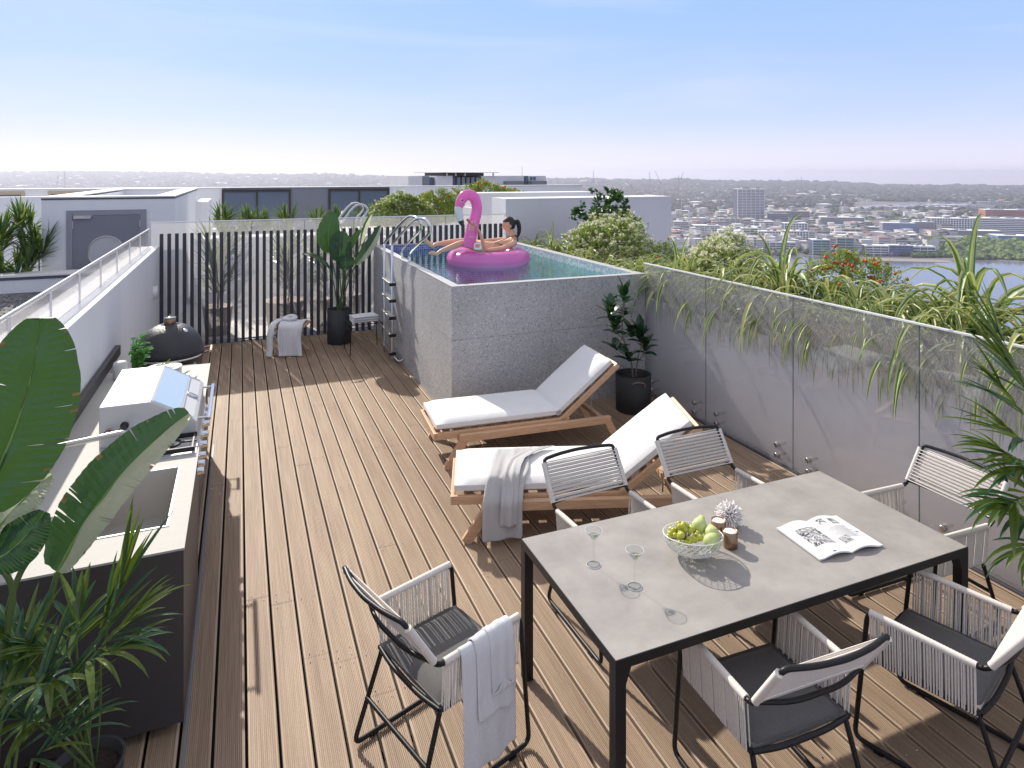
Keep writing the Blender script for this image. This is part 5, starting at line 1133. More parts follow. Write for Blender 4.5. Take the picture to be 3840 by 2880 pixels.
# leafy palm, bottom left, in its round pot
rs = random.Random(31)
pp = empty('potted_palm', (-.575, 3.13, 0), label='leafy green palm in a round dark pot at the bottom left corner', cat='plant')
MB().lathe([(.09, 0), (.135, .33), (.14, .35), (.125, .35), (.12, .31), (.0001, .31)], 36).build('pot', M['pot'], pp); MB().lathe([(.0001, .315), (.121, .31)], 28).build('soil', M['soil'], pp)
b = MB(); st = MB()
O_ = Vector((-.575, 3.13, 0))
for (u, v, y, az, el, n, L_, w_, sp, dr_) in ((165, 1390, 3.05, 1.6, 1.0, 13, .22, .034, 1.5, .8), (205, 1395, 3.08, .5, 1.25, 9, .34, .032, .5, .25), (215, 1400, 3.0, -.1, .75, 13, .30, .028, .9, .6), (150, 1420, 2.95, 2.9, .55, 12, .23, .034, 1.2, 1.0),
        (190, 1430, 2.95, -.2, .35, 10, .26, .03, 1.1, 1.1), (60, 1500, 2.95, 2.2, .7, 10, .22, .032, 1.3, .8), (120, 1470, 2.9, 4.6, .5, 10, .2, .033, 1.6, 1.2), (60, 1430, 2.95, 2.6, .9, 12, .26, .034, 1.2, .8), (95, 1560, 2.9, 3.4, .6, 12, .24, .034, 1.4, 1.0), (235, 1340, 3.02, .9, 1.15, 9, .34, .03, .5, .3), (20, 1500, 2.9, 1.2, 1.0, 12, .28, .034, 1.0, .7)):
    c = vp(u, v, y) - O_; fan(b, c, az, el, n, L_, w_, rs, sp, dr_)
    st.tube(curve_pts((rs.uniform(-.05, .05), rs.uniform(-.05, .05), .3), c, (rs.uniform(-.02, .02), 0, 0), 8), .0045, 6)
b.build('leaves', [M['palm'], M['palm2']], pp); st.build('stems', M['stem'], pp)
p2 = empty('potted_palm', (-.80, 2.80, 0), label='narrow leaved palm reaching in from the bottom left edge, nearest the camera', cat='plant'); O_ = Vector((-.80, 2.80, 0))
b = MB(); st = MB()
for (u, v, y, az, el, n, L_, w_, sp, dr_) in ((20, 1640, 2.85, .5, .8, 12, .36, .022, .5, .3), (40, 1600, 2.8, .9, 1.0, 10, .32, .02, .7, .4), (70, 1640, 2.8, .2, .4, 10, .28, .022, .8, 1.0), (0, 1560, 2.8, 2, 1, 8, .26, .022, 1.0, .6)):
    c = vp(u, v, y) - O_; fan(b, c, az, el, n, L_, w_, rs, sp, dr_); st.tube(curve_pts((0, 0, .05), c, (0, 0, 0), 6), .005, 6)
b.build('leaves', [M['palm2'], M['palm']], p2); st.build('stems', M['stem'], p2); MB().lathe([(.10, 0), (.15, .25), (.15, .27), (.13, .27), (.0001, .24)], 24).build('pot', M['pot'], p2)
# palm right edge
p3 = empty('potted_palm', (4.32, 2.25, 0), label='broad leaved palm reaching in from the right edge in front of the glass fence', cat='plant'); O_ = Vector((4.32, 2.25, 0))
b = MB(); st = MB()
for (u, v, y, az, el, n, L_, w_, sp, dr_) in ((2200, 800, 2.35, 2.0, 1.15, 10, .50, .038, .45, .15), (2225, 960, 2.3, 2.95, .55, 15, .42, .042, .75, .45), (2240, 1010, 2.25, 3.3, .2, 13, .40, .042, .7, .7), (2235, 1130, 2.25, 3.1, .45, 13, .38, .044, .8, .9), (2250, 1180, 2.2, 3.4, .15, 11, .36, .042, .8, 1.2), (2260, 1090, 2.5, 2.4, .7, 10, .38, .04, .8, .6), (2215, 900, 2.35, 2.6, .9, 13, .42, .042, .7, .4), (2210, 1000, 2.25, 3.0, .5, 14, .38, .046, .8, .6), (2215, 1080, 2.2, 3.2, .1, 14, .36, .046, .9, .9), (2230, 860, 2.3, 1.7, 1.0, 12, .45, .04, .7, .4)):
    c = vp(u, v, y) - O_; fan(b, c, az, el, n, L_, w_, rs, sp, dr_); st.tube(curve_pts((rs.uniform(-.03, .03), 0, .35), c, (.04, 0, .05), 8), .007, 6)
b.build('leaves', [M['palm'], M['palm2']], p3); st.build('stems', M['stem'], p3); MB().lathe([(.12, 0), (.17, .38), (.17, .40), (.15, .40), (.0001, .36)], 28).build('pot', M['pot'], p3)

# striped grasses
def clump(n, L_, w_, seed, lo=.5, hi=1.45, droop=(1.6, 3.2), az=None, sway=0):
    rr = random.Random(seed); b = MB()
    for i in range(n):
        a = rr.uniform(0, 2 * pi) if az is None else az + rr.gauss(0, .55); e_ = rr.uniform(lo, hi); l = L_ * rr.uniform(.65, 1.15)
        k = rr.random(); mi, m2_ = (0, 1) if k < .84 else (1, 0) if k < .95 else (1, 1)
        blade(b, (rr.uniform(-.05, .05), rr.uniform(-.05, .05), 0), a, e_, l, w_ * rr.uniform(.8, 1.15), rr, mi, droop=rr.uniform(*droop), seg=11, fold=.3, mi2=m2_, twist=rr.uniform(-.5, .5))
    return b
GM = [M['vgreen'], M['vyellow']]
protos = {}
def put_clump(kind, x, y, z, s, rz, label, group):
    if kind not in protos:
        P = {'hang': (32, .74, .042, 3, .7, 1.5, (2.4, 5.2), pi), 'hang2': (30, .90, .040, 9, .7, 1.5, (2.4, 5.0), pi), 'hang3': (26, .62, .038, 19, .5, 1.4, (2.0, 5.0), pi), 'up': (54, .78, .046, 5, .6, 1.5, (3.2, 6.0), None), 'up2': (46, .92, .054, 15, .65, 1.5, (3.0, 5.6), None), 'wide': (54, .72, .042, 25, .5, 1.45, (2.8, 5.0), None)}[kind]
        
        cl = clump(P[0], P[1], P[2], P[3], P[4], P[5], P[6], P[7])
        if kind[0] == 'h': cl.v = [((-.19 * math.tanh(-x_ / .30) if x_ < 0 else x_), y_, z_ if z_ > -.02 or x_ < -.13 else -.02 + z_ * .1) for x_, y_, z_ in cl.v]
        protos[kind] = o = cl.build('striped_flax', GM)
    else: o = protos[kind].copy(); COL.objects.link(o)
    o.location = (x, y, z); o.scale = (s, s, s); o.rotation_euler = (0, 0, rz); tag(o, label, 'flax plant', group)
rs = random.Random(77)
names = ['first', 'second', 'third', 'fourth', 'fifth', 'sixth', 'seventh']
y = 6.95; i = 0
while y > .2:
    k = [j for j in range(7) if sm_[j + 1] <= y <= sm_[j]][0]
    put_clump(rs.choice(('hang', 'hang2', 'hang3')), 4.95 + rs.uniform(-.0, .03), y, 1.12, rs.uniform(.75, 1.08), rs.uniform(-.3, .3), 'striped leaves spilling over the planter edge behind the %s glass panel' % names[k], 'striped grasses hanging behind the %s glass panel' % names[k])
    y -= rs.uniform(.12, .20); i += 1
UP = [('up', 5.05, 7.5, 1.08, .85), ('up', 5.15, 8.0, 1.05, .8), ('wide', 4.95, 8.5, 1.08, .85), ('up', 5.0, 9.1, 1.08, .8), ('wide', 5.0, 9.7, 1.08, .9), ('up2', 5.05, 10.4, 1.08, .85), ('up', 4.95, 11.0, 1.08, .9), ('wide', 5.5, 10.6, 1.08, .9), ('up2', 5.1, 6.9, 1.08, .85),
      ('wide', 5.1, 6.3, 1.08, .8), ('up2', 5.35, 5.4, 1.2, 1.0), ('up', 5.1, 5.8, 1.1, .85), ('up', 5.05, 5.1, 1.1, .8), ('wide', 5.1, 4.6, 1.1, .85), ('wide', 5.1, 4.1, 1.1, .85), ('up2', 5.55, 3.55, 1.25, 1.05), ('up', 5.15, 3.5, 1.1, 1.0), ('wide', 5.35, 3.0, 1.1, 1.0), ('up2', 5.3, 2.5, 1.1, .95), ('up', 5.7, 2.9, 1.1, .9), ('wide', 5.15, 2.0, 1.1, .9), ('up', 5.75, 6.15, 1.12, .9), ('wide', 5.6, 7.6, 1.05, .9), ('wide', 5.3, 6.6, 1.1, .8), ('up', 5.3, 4.85, 1.1, .75), ('wide', 5.35, 4.3, 1.1, .8), ('wide', 5.35, 3.8, 1.1, .9), ('up', 5.2, 2.9, 1.1, .9), ('wide', 5.6, 2.3, 1.1, .9), ('up', 5.3, 1.5, 1.1, .9), ('wide', 5.45, 5.0, 1.1, .7)]
yy = 7.0
while yy > 1.4: UP.append((rs.choice(('up', 'wide', 'up')), 5.14 + rs.uniform(-.05, .1), yy, 1.12, rs.uniform(.8, 1.0))); yy -= .30
yy = 11.2
while yy > 7.2: UP.append((rs.choice(('up', 'wide')), 4.97 + rs.uniform(-.03, .05), yy, 1.05, rs.uniform(.7, .85))); yy -= .45
for i, (k, x, y, z, s) in enumerate(UP):
    where = 'beside the pool' if y > 7.1 else 'behind the first two glass panels' if y > 4.7 else 'behind the third glass panel' if y > 3.4 else 'behind the fourth glass panel'
    lb = ('tall broad striped clump in the planter ' if k == 'up2' else 'upright fountain of striped leaves in the planter ' if k == 'up' else 'low spreading striped clump in the planter ') + where
    if (x, y) == (5.55, 3.55): lb = 'largest striped grass fountain standing against the river at the far right'
    if (x, y) == (5.35, 5.4): lb = 'big striped grass fountain between the cream bush and the red berry bush'
    put_clump(k, x, y, z + .08, s * (1.22 if y < 7 else 1.05), rs.uniform(0, 6), lb, None if 'largest' in lb or 'big' in lb else 'upright striped plants ' + where)
# fine leaved bushes
def bush(par, rx, ry, rz, n, seed, leaf=.035, lw=.010, flowers=0, berries=0, mats='bushleaf', fc='flower', up=.5, bs=.0125):
    rr = random.Random(seed); b = MB(); tw_ = MB(); fl = MB(); be = MB(); BE = []; k = 0
    while k < n:
        a = rr.uniform(0, 2 * pi); z = rr.uniform(0, 1); q = rr.random() ** .35; r = math.sqrt(max(0, 1 - (z * .98) ** 2)) * q
        lob = 1 + .28 * noise.noise(Vector((cos(a) * 1.6, sin(a) * 1.6, z * 2 + seed))); tip = Vector((rx * r * cos(a) * lob, ry * r * sin(a) * lob, rz * (z * .92 + .08) * lob))
        o0 = tip * .35; d = (tip - o0); 
        if rr.random() < .25: tw_.tube([o0 * .3, o0 + Vector((0, 0, .01)), tip], .0016, 3)
        m_ = rr.randint(9, 15); d2 = (d.normalized() + Vector((rr.gauss(0, .35), rr.gauss(0, .35), up + rr.gauss(0, .2)))).normalized()
        for j in range(m_):
            p = tip + d2 * (j / m_) * .10; aa = rr.uniform(0, 2 * pi); e_ = rr.uniform(-.1, 1.1); l = leaf * rr.uniform(.6, 1.2); w_ = lw * rr.uniform(.8, 1.3)
            dd = Vector((cos(aa) * cos(e_), sin(aa) * cos(e_), sin(e_))); s_ = dd.cross(Vector((rr.gauss(0, 1), rr.gauss(0, 1), 1))).normalized() * w_ / 2
            b.add([p, p + dd * l * .5 + s_, p + dd * l, p + dd * l * .5 - s_], [(0, 1, 2, 3)], 0)
        k += m_
        if flowers and rr.random() < flowers:
            p = tip + d2 * .10
            for j in range(4):
                pp_ = p + Vector((rr.gauss(0, .012), rr.gauss(0, .012), rr.gauss(0, .01)))
                for h in range(5): aa = rr.uniform(0, 6.28); e_ = rr.uniform(-.2, 1.2); dd = Vector((cos(aa) * cos(e_), sin(aa) * cos(e_), sin(e_))) * .032; s_ = dd.cross(Vector((0, 0, 1))).normalized() * .0055; fl.add([pp_, pp_ + dd * .6 + s_, pp_ + dd, pp_ + dd * .6 - s_], [(0, 1, 2, 3)])
        if berries and rr.random() < berries:
            for j in range(rr.choice((1, 1, 2, 3))): BE.append((tip + d2 * .08 + Vector((rr.gauss(0, .018), rr.gauss(0, .018), rr.gauss(0, .012))), bs * rr.uniform(.8, 1.2)))
    b.build('leaves', M[mats], par)
    if tw_.v: tw_.build('twigs', M['bark'], par)
    if fl.v: fl.build('flowers', M[fc], par)
    for q in BE[:100]: MB().ball(q[0], q[1], 7, 5, 0, (1, 1, 1.1)).build('berry', M['berry'], par)
    if BE[100:]:
        for q in BE[100:]: be.ball(q[0], q[1], 7, 5, 0, (1, 1, 1.1))
        be.build('berries', M['berry'], par, kind='stuff')
def bush_at(name, x, y, z, label, cat='bush', **k): e_ = empty(name, (x, y, z), label=label, cat=cat); bush(e_, **k)
bush_at('flowering_bush', 5.55, 9.3, 1.05, 'fine leaved bush with cream flowers in the planter right of the pool', rx=.66, ry=1.15, rz=.86, n=19000, seed=1, flowers=.75, berries=.008, leaf=.045, lw=.014)
bush_at('flowering_bush', 5.62, 6.72, 1.05, 'fine leaved bush with cream flowers behind the first glass panel', rx=.55, ry=.80, rz=.80, n=15000, seed=2, flowers=.75, leaf=.042, lw=.013)
bush_at('berry_bush', 5.60, 4.72, 1.05, 'fine leaved bush dotted with red berries against the river', rx=.45, ry=.72, rz=.80, n=9500, seed=3, berries=.13, bs=.0145, leaf=.044, lw=.013)
bush_at('berry_bush', 5.75, 8.05, 1.0, 'small fine leaved bush with a few red berries between the cream flowered ones', rx=.40, ry=.5, rz=.62, n=6000, seed=4, berries=.05, leaf=.042, lw=.013)
bush_at('shrub', 5.95, 10.1, 1.0, 'dark green broad leaved shrub rising above the cream bush, against the blade wall', 'shrub', rx=.75, ry=.8, rz=1.28, n=3000, seed=5, leaf=.09, lw=.05, mats='treeleaf', up=.1)
# bushes and palms on the neighbouring terrace
bush_at('flowering_bush', 3.45, 15.0, 1.45, 'pale green cream flowered bush beyond the frosted screen, left of the white wall', rx=.8, ry=.5, rz=.72, n=13000, seed=6, flowers=.4, berries=.025, bs=.018, leaf=.06, lw=.02)
bush_at('berry_bush', 4.35, 15.6, 1.45, 'red flowered bush left of the flamingo head beyond the frosted screen', rx=.8, ry=.5, rz=.72, n=12000, seed=7, berries=.05, bs=.02, leaf=.06, lw=.02)
bush_at('berry_bush', 5.9, 16.2, 1.5, 'bright bush with red flowers behind the flamingo head and before the penthouse', rx=1.3, ry=.5, rz=.90, n=16000, seed=8, berries=.05, bs=.022, leaf=.06, lw=.02)
def palm_tuft(n, L_, w_, seed):
    rr = random.Random(seed); b = MB()
    for k in range(n): a = rr.uniform(0, 6.28); fan(b, (rr.uniform(-.08, .08), rr.uniform(-.08, .08), rr.uniform(0, .15)), a, rr.uniform(.6, 1.35), 11, L_, w_, rr, .8, .5)
    return b
tuft = palm_tuft(9, .40, .036, 4); tp = None
def put_tuft(x, y, z, s, label, group=None, stem=0):
    global tp
    e_ = empty('palm_shrub', (x, y, z), rs.uniform(0, 6), label, 'palm', group)
    if tp is None: tp = tuft.build('leaves', [M['palm'], M['palm2']], e_); o = tp
    else: o = tp.copy(); COL.objects.link(o); o.parent = e_
    o.scale = (s, s, s)
    MB().tube([(0, 0, -stem), (.02, 0, 0), (0, 0, .15)], .012, 6).build('stem', M['bark'], e_)
tag(MB().box(-.9, 15.4, .001, 4.4, 16.2, 1.35).box(-.85, 15.45, 1.35, 4.35, 16.15, 1.355).build('planter', M['render']), 'white raised planter holding palms in front of the bronze framed windows', 'planter')
for i, x in enumerate((-.35, .15, .5, 1.0, 1.65, 2.15, 2.7, 3.2, 3.7)):
    put_tuft(x, 15.7 + .1 * (i % 2), 1.45, rs.uniform(.85, 1.15), 'spiky palm tuft above the frosted screen, ' + ('first', 'second', 'third', 'fourth', 'fifth', 'sixth', 'seventh', 'eighth', 'ninth')[i] + ' from the left', 'palm tufts in the neighbouring planter', .15)
PL = ['lowest one by the door frame', 'tallest one at the frame edge', 'middle one', 'one standing behind the others', 'small one nearest the glass rail', 'leftmost one', 'one leaning over the parapet', 'low one at the left edge', 'low one over the coping', 'low one by the hut corner']
for i, (x, y, z, s) in enumerate(((-3.15, 12.85, 1.35, 1.0), (-3.55, 12.8, 1.55, 1.2), (-3.3, 13.2, 1.75, 1.1), (-3.9, 12.9, 1.3, 1.2), (-3.0, 12.85, 1.5, .9), (-3.6, 12.78, 1.15, 1.1), (-3.2, 12.76, 1.1, 1.1))):
    put_tuft(x, y, z - .12, s * 1.05, 'leafy palm shrub behind the pebble roof, ' + PL[i], 'palm shrubs by the stair hut', z - .06)
# potted palms right behind the frosted glass
for i, (x, y, s, pr, lb) in enumerate(((-.35, 12.35, 1.5, .24, 'big blurred palm in a brown pot behind the left part of the frosted screen'), (.75, 12.5, 1.3, .36, 'blurred plant in a wide dark pot behind the middle of the frosted screen'), (1.35, 12.4, 1.1, .2, 'blurred palm in a narrow brown pot right behind the black planter'), (1.9, 12.6, 1.3, .22, 'blurred palm behind the frosted screen beside the pool'))):
    e_ = empty('potted_palm', (x, y, 0), label=lb, cat='plant')
    MB().lathe([(pr * .8, 0), (pr, .45), (pr, .48), (pr * .85, .47), (.0001, .44)], 24).build('pot', M['pot_terra'], e_)
    o = tp.copy(); COL.objects.link(o); o.parent = e_; o.location = (0, 0, 1.05); o.scale = (s, s, s)
    o = tp.copy(); COL.objects.link(o); o.parent = e_; o.location = (.05, 0, .65); o.scale = (s * .8,) * 3; o.rotation_euler = (0, 0, 2)
    MB().tube([(0, 0, .44), (.03, 0, 1.1)], .02, 6).tube([(.05, .03, .44), (.1, 0, .9)], .016, 6).build('stems', M['bark'], e_)
# black planter with the tall paddle plant by the screen
def Z4y(a, b_, y): return at(900 + a * .4521, 600 + b_ * .4521, y=y)
bp2 = empty('potted_banana_plant', (1.49, 10.98, 0), label='dark paddle leaved plant in a tall black cylinder pot before the slatted screen', cat='plant'); O_ = Vector((1.49, 10.98, 0))
MB().lathe([(.0001, .0), (.185, 0), (.19, .01), (.19, .55), (.175, .55), (.172, .50)], 40).build('pot', M['pot'], bp2); MB().lathe([(.0001, .505), (.173, .50)], 24).build('soil', M['soil'], bp2)
LV = [((745, 770), (775, 432), .36, (.1, -1, .05), (-.05, 0, 0), 11.0, .10), ((822, 848), (838, 592), .36, (-.1, -1, .15), (0, -.02, 0), 10.85, .12), ((880, 780), (1000, 580), .16, (.5, -.7, .1), (-.04, 0, 0), 10.9, .3), ((960, 868), (1165, 545), .20, (-.6, -.8, .3), (.03, 0, -.02), 10.8, .3),
      ((742, 900), (515, 783), .15, (.1, -.35, 1), (0, 0, .07), 10.9, .15), ((872, 915), (875, 790), .30, (.0, -1, .3), (0, 0, 0), 10.75, .1), ((1000, 700), (1090, 450), .14, (.7, -.6, .4), (-.03, 0, .02), 11.1, .3)]
for i, (b0, t0, w_, nr, bd, yy, fo) in enumerate(LV):
    p0 = Z4y(*b0, yy) - O_; p1 = Z4y(*t0, yy + .05) - O_; paddle(bp2, p0, p1, w_, nr, bd, 20 + i, fold=fo, tears=2, sideA='strel', sideB='strel' if i not in (3, 6) else 'strel_under')
    MB().tube(curve_pts((rs.uniform(-.04, .04), rs.uniform(-.04, .04), .5), p0, ((p0.x) * -.12, 0, .02), 8), .009, 6).build('stalk', M['stem'], bp2)
# rubber plant
rp_ = empty('rubber_plant', (4.22, 6.56, 0), label='rubber plant with glossy dark oval leaves in a black pot beside the pool corner', cat='plant'); O_ = Vector((4.22, 6.56, 0))
MB().lathe([(.0001, .0), (.19, 0), (.2, .01), (.205, .42), (.19, .42), (.185, .37)], 40).build('pot', M['pot'], rp_); MB().lathe([(.0001, .375), (.186, .37)], 24).build('soil', M['soil'], rp_)
MB().tube(smooth_path([Vector(p) for p in ((-.12, -.172, .355), (-.10, -.195, .375), (-.055, -.207, .375), (.0, -.215, .365), (.02, -.212, .33), (.02, -.208, .315))], 4), .006, 6).build('handle', mat('rope_brown', (.38, .22, .11), .9), rp_)
def Z6y(a, b_, y): return at(1800 + a * .4521, 600 + b_ * .4521, y=y) - O_
lv = MB(); sm2 = MB(); rs = random.Random(12)
WH = [(1195, 1165, 6.55, 11, 1.0), (1085, 1300, 6.5, 12, 1.0), (1120, 1420, 6.42, 9, .9), (1330, 1500, 6.5, 12, .95), (1250, 1450, 6.6, 8, 1.0), (1230, 1650, 6.45, 8, .9), (1370, 1590, 6.55, 9, .85), (1190, 1270, 6.6, 6, .85), (1130, 1560, 6.5, 4, .9)]
tr_ = [(0, 0, .37), Z6y(1245, 1620, 6.55), Z6y(1180, 1440, 6.55), Z6y(1195, 1190, 6.55)]; sm2.tube(smooth_path([Vector(p) for p in tr_], 6), .010, 8)
tr2 = [(.05, .02, .37), Z6y(1310, 1640, 6.55), Z6y(1350, 1520, 6.52)]; sm2.tube(smooth_path([Vector(p) for p in tr2], 6), .008, 8)
for (a, b_, y, n, s_) in WH:
    c = Z6y(a, b_, y); near = min([Vector(p) for p in tr_[1:] + tr2[1:]], key=lambda p: (p - c).length); sm2.tube([near - Vector((0, 0, .05)), c], .006, 6)
    for k in range(n):
        az = 2.4 * k + rs.uniform(-.3, .3); blade(lv, c + Vector((0, 0, -.03 + .012 * k)), az, rs.uniform(-.1, .5) + .085 * k, (.20 * s_ * rs.uniform(.8, 1.15)), .105 * s_, rs, 0, droop=.5, seg=7, fold=.14, shape='ob')
lv.build('leaves', M['rubber'], rp_); sm2.build('stems', M['bark'], rp_)

# ================================================================ STOOLS BY THE SCREEN
ws = empty('wooden_stool', (.72, 10.62, 0), R(-20), 'folding wooden stool under a draped pale bathrobe near the slatted screen', 'stool')
b = MB(); b.bar((-.23, -.2, .44), (-.23, .2, .44), .045, .03); b.bar((.23, -.2, .44), (.23, .2, .44), .045, .03); b.build('seat_rail', M['wood'], ws, bevel=.003)
b = MB()
for k in range(5): b.bar((-.21, -.15 + k * .075, .452), (.21, -.15 + k * .075, .452), .055, .012)
b.build('seat', M['wood'], ws, bevel=.002)
for s in (-1, 1):
    MB().bar((-.22, s * .17, .43), (.22, s * .17, .0), .035, .022).build('leg', M['wood'], ws, bevel=.003); MB().bar((.22, s * .145, .43), (-.22, s * .145, .0), .035, .022).build('leg', M['wood'], ws, bevel=.003)
MB().bar((-.16, -.17, .08), (-.16, .17, .08), .025, .02).build('crossbar', M['wood'], ws)
e7 = Matrix.Translation((.72, 10.62, 0)) @ Matrix.Rotation(R(-20), 4, 'Z'); wv = (e7.to_3x3() @ Vector((1, 0, 0))).normalized()
def W(p): return e7 @ Vector(p)
tw = cloth([W(p) for p in ((.05, .17, .475), (.05, 0, .49), (.05, -.19, .478), (.05, -.225, .44), (.05, -.24, .30), (.05, -.25, .12), (.06, -.26, .02))], .36, wv, .045, 12.4, nu=34, nv=34, thick=.008, taper=.05, name='bathrobe', label='pale blue grey bathrobe draped over the wooden stool', cat='bathrobe')
c_ = MB(); c_.tube(smooth_path([W(p) for p in ((-.12, .05, .50), (-.19, -.1, .50), (-.22, -.22, .44), (-.24, -.25, .28), (-.235, -.26, .12), (-.25, -.28, .03))], 6), [.05 - .0 * i for i in range(31)], 12, flat=.55); c_.build('sleeve', M['towel'], tw)
c_ = MB(); c_.tube(smooth_path([W(p) for p in ((-.15, .12, .50), (-.05, .18, .53), (.04, .10, .52), (.0, -.02, .52), (-.12, -.02, .53))], 6), .035, 10, flat=.7); c_.build('collar', M['towel'], tw)
MB().tube([W((-.06, -.235, .40)), W((-.07, -.25, .2)), W((-.06, -.255, .10))], .012, 6, flat=.3).build('belt', M['towel'], tw)
st_ = empty('wire_stool', (1.775, 10.33, 0), R(3), 'low black wire stool with folded towels beside the pool ladder', 'stool')
b = MB(); hx, hy = .235, .19
b.tube(fillet([(-hx, -hy, .45), (hx, -hy, .45), (hx, hy, .45), (-hx, hy, .45), (-hx, -hy, .45)], .03), .007, 6)
for k in range(13): x = -hx + .035 + k * .033; b.tube([(x, -hy, .45), (x, 0, .437), (x, hy, .45)], .003, 4)
b.tube(fillet([(-hx, hy, .45), (-hx, hy + .01, .52), (hx, hy + .01, .52), (hx, hy, .45)], .03), .006, 6); b.build('seat', M['black'], st_)
for sx in (-1, 1):
    for sy in (-1, 1): MB().tube([(sx * hx, sy * hy, .45), (sx * (hx + .025), sy * (hy + .035), 0)], .007, 6).build('leg', M['black'], st_)
for s in (-1, 1): MB().tube(smooth_path([Vector((s * hx, -hy, .44)), Vector((s * (hx + .008), -.08, .36)), Vector((s * (hx + .008), .08, .36)), Vector((s * hx, hy, .44))], 5), .004, 5).build('brace', M['black'], st_)
for k, lb in enumerate(('lower folded white towel on the black wire stool', 'middle folded white towel on the black wire stool', 'top folded white towel on the black wire stool')):
    o = soft_box(-.19 + .006 * k, -.12, .0, .20, .12 - .004 * k, .032, .012, 14, 10, .006, k + 5)
    o.tube([(-.185, -.118, .016), (-.185, .116, .016)], .0165, 10); o.build('folded_towel', M['towel'], loc=(1.775, 10.33, .457 + k * .034), rz=R(3 + k * 2), label=lb, cat='towel')
MB().lathe([(.0001, 0), (.03, .0), (.034, .05), (.02, .075), (.0001, .078)], 16).build('pool_light_cap', M['ceramic'], loc=(2.115, 9.72, .02), label='small white plastic cap at the foot of the pool ladder', cat='cap')

# ================================================================ FLAMINGO FLOAT AND BATHER
fl = empty('flamingo_float', (3.52, 9.50, 1.375), label='pink inflatable flamingo ring floating in the pool', cat='pool float'); O_ = Vector((3.52, 9.5, 1.375))
def ZPy(a, b_, y): return at(1400 + a * .31646, 640 + b_ * .31646, y=y)
b = MB(); R0, r0 = .475, .165
def ring(u, v):
    a, c = u * 2 * pi, v * 2 * pi; rr_ = r0 * (1 + .012 * sin(a * 14) * max(0, -cos(c)))
    return ((R0 + rr_ * cos(c)) * cos(a), (R0 + rr_ * cos(c)) * sin(a), .075 + rr_ * .82 * sin(c))
b.grid(72, 20, ring); b.build('ring', M['pink'], fl)
NK = [(1130, 905, .092), (1150, 790, .094), (1180, 650, .088), (1216, 520, .080), (1226, 420, .078), (1198, 325, .082), (1135, 285, .082), (1075, 305, .080), (1035, 365, .072), (1015, 430, .060)]
yy = 9.28
def tubeR(L_): 
    P_ = smooth_path([ZPy(a, b_, yy) - O_ for a, b_, r in L_], 5); Rr = smooth_path([Vector((r, 0, 0)) for a, b_, r in L_], 5); return P_, [q.x for q in Rr]
P_, Rr = tubeR(NK); MB().tube(P_, Rr, 18, flat=1).build('neck', M['pink'], fl)
BK = [(1013, 425, .060), (1010, 480, .060), (1020, 540, .055), (1036, 590, .046)]
P_, Rr = tubeR(BK); bk = MB().tube(P_, Rr, 16).build('beak', M['vwhite'], fl)
P_, Rr = tubeR([(1035, 588, .0465), (1050, 630, .034), (1068, 678, .010)]); MB().tube(P_, Rr, 16).build('beak_tip', M['vblack'], bk)
ep = ZPy(1035, 350, yy) - O_
b = MB(); b.T = Matrix.Translation(ep + Vector((0, -.070, 0))) @ Matrix.Rotation(pi / 2, 4, 'X'); b.lathe([(.0001, .006), (.016, .005), (.018, 0)], 14); b.lathe([(.018, .003), (.027, .002), (.027, -.004)], 16, mi=1); b.build('eye', [M['vred'], M['vwhite']], fl)
ch_ = ZPy(1235, 905, 9.05) - O_
b = MB(); b.tube(fillet([ch_ + Vector((-.045, 0, -.02)), ch_ + Vector((-.045, 0, .05)), ch_ + Vector((.045, 0, .05)), ch_ + Vector((.045, 0, -.02))], .02), .011, 8); b.box(ch_.x - .05, ch_.y - .03, ch_.z - .035, ch_.x + .055, ch_.y + .03, ch_.z - .01); b.build('grab_handle', M['ceramic'], fl, bevel=.004)
# bather: one skinned body
J = {}; E_ = []; Rd = {}
def j(n, p, r, par=None): J[n] = Vector(p); Rd[n] = r if isinstance(r, tuple) else (r, r); E_.append((par, n)) if par else None
Q = ZPy
j('pelvis', Q(1300, 925, 9.48), (.115, .095)); j('belly', Q(1440, 905, 9.48), (.105, .085), 'pelvis'); j('chest', Q(1585, 862, 9.48), (.12, .095), 'belly'); j('neckb', Q(1668, 800, 9.48), (.062, .055), 'chest'); j('neck', Q(1645, 745, 9.48), (.050, .050), 'neckb'); j('skull', Q(1622, 690, 9.48), (.05, .05), 'neck')
j('shN', Q(1685, 855, 9.34), .052, 'chest'); j('uaN', Q(1520, 925, 9.26), .040, 'shN'); j('elN', Q(1340, 945, 9.20), .033, 'uaN'); j('faN', Q(1300, 850, 9.18), .032, 'elN'); j('wrN', Q(1262, 730, 9.16), .021, 'faN'); j('hdN', Q(1225, 680, 9.14), (.032, .020), 'wrN')
j('shF', Q(1640, 815, 9.64), .050, 'chest'); j('elF', Q(1430, 822, 9.76), .034, 'shF'); j('wrF', Q(1270, 832, 9.70), .022, 'elF'); j('hdF', Q(1225, 845, 9.66), (.03, .018), 'wrF')
j('hipN', Q(1250, 905, 9.40), .088, 'pelvis'); j('thN', Q(1140, 870, 9.37), .074, 'hipN'); j('knN', Q(1035, 862, 9.36), .053, 'thN'); j('caN', Q(930, 905, 9.36), .050, 'knN'); j('anN', Q(800, 950, 9.36), .030, 'caN'); j('heN', Q(752, 990, 9.36), .030, 'anN'); j('foN', Q(700, 975, 9.36), (.026, .034), 'heN'); j('toN', Q(667, 978, 9.36), (.014, .030), 'foN')
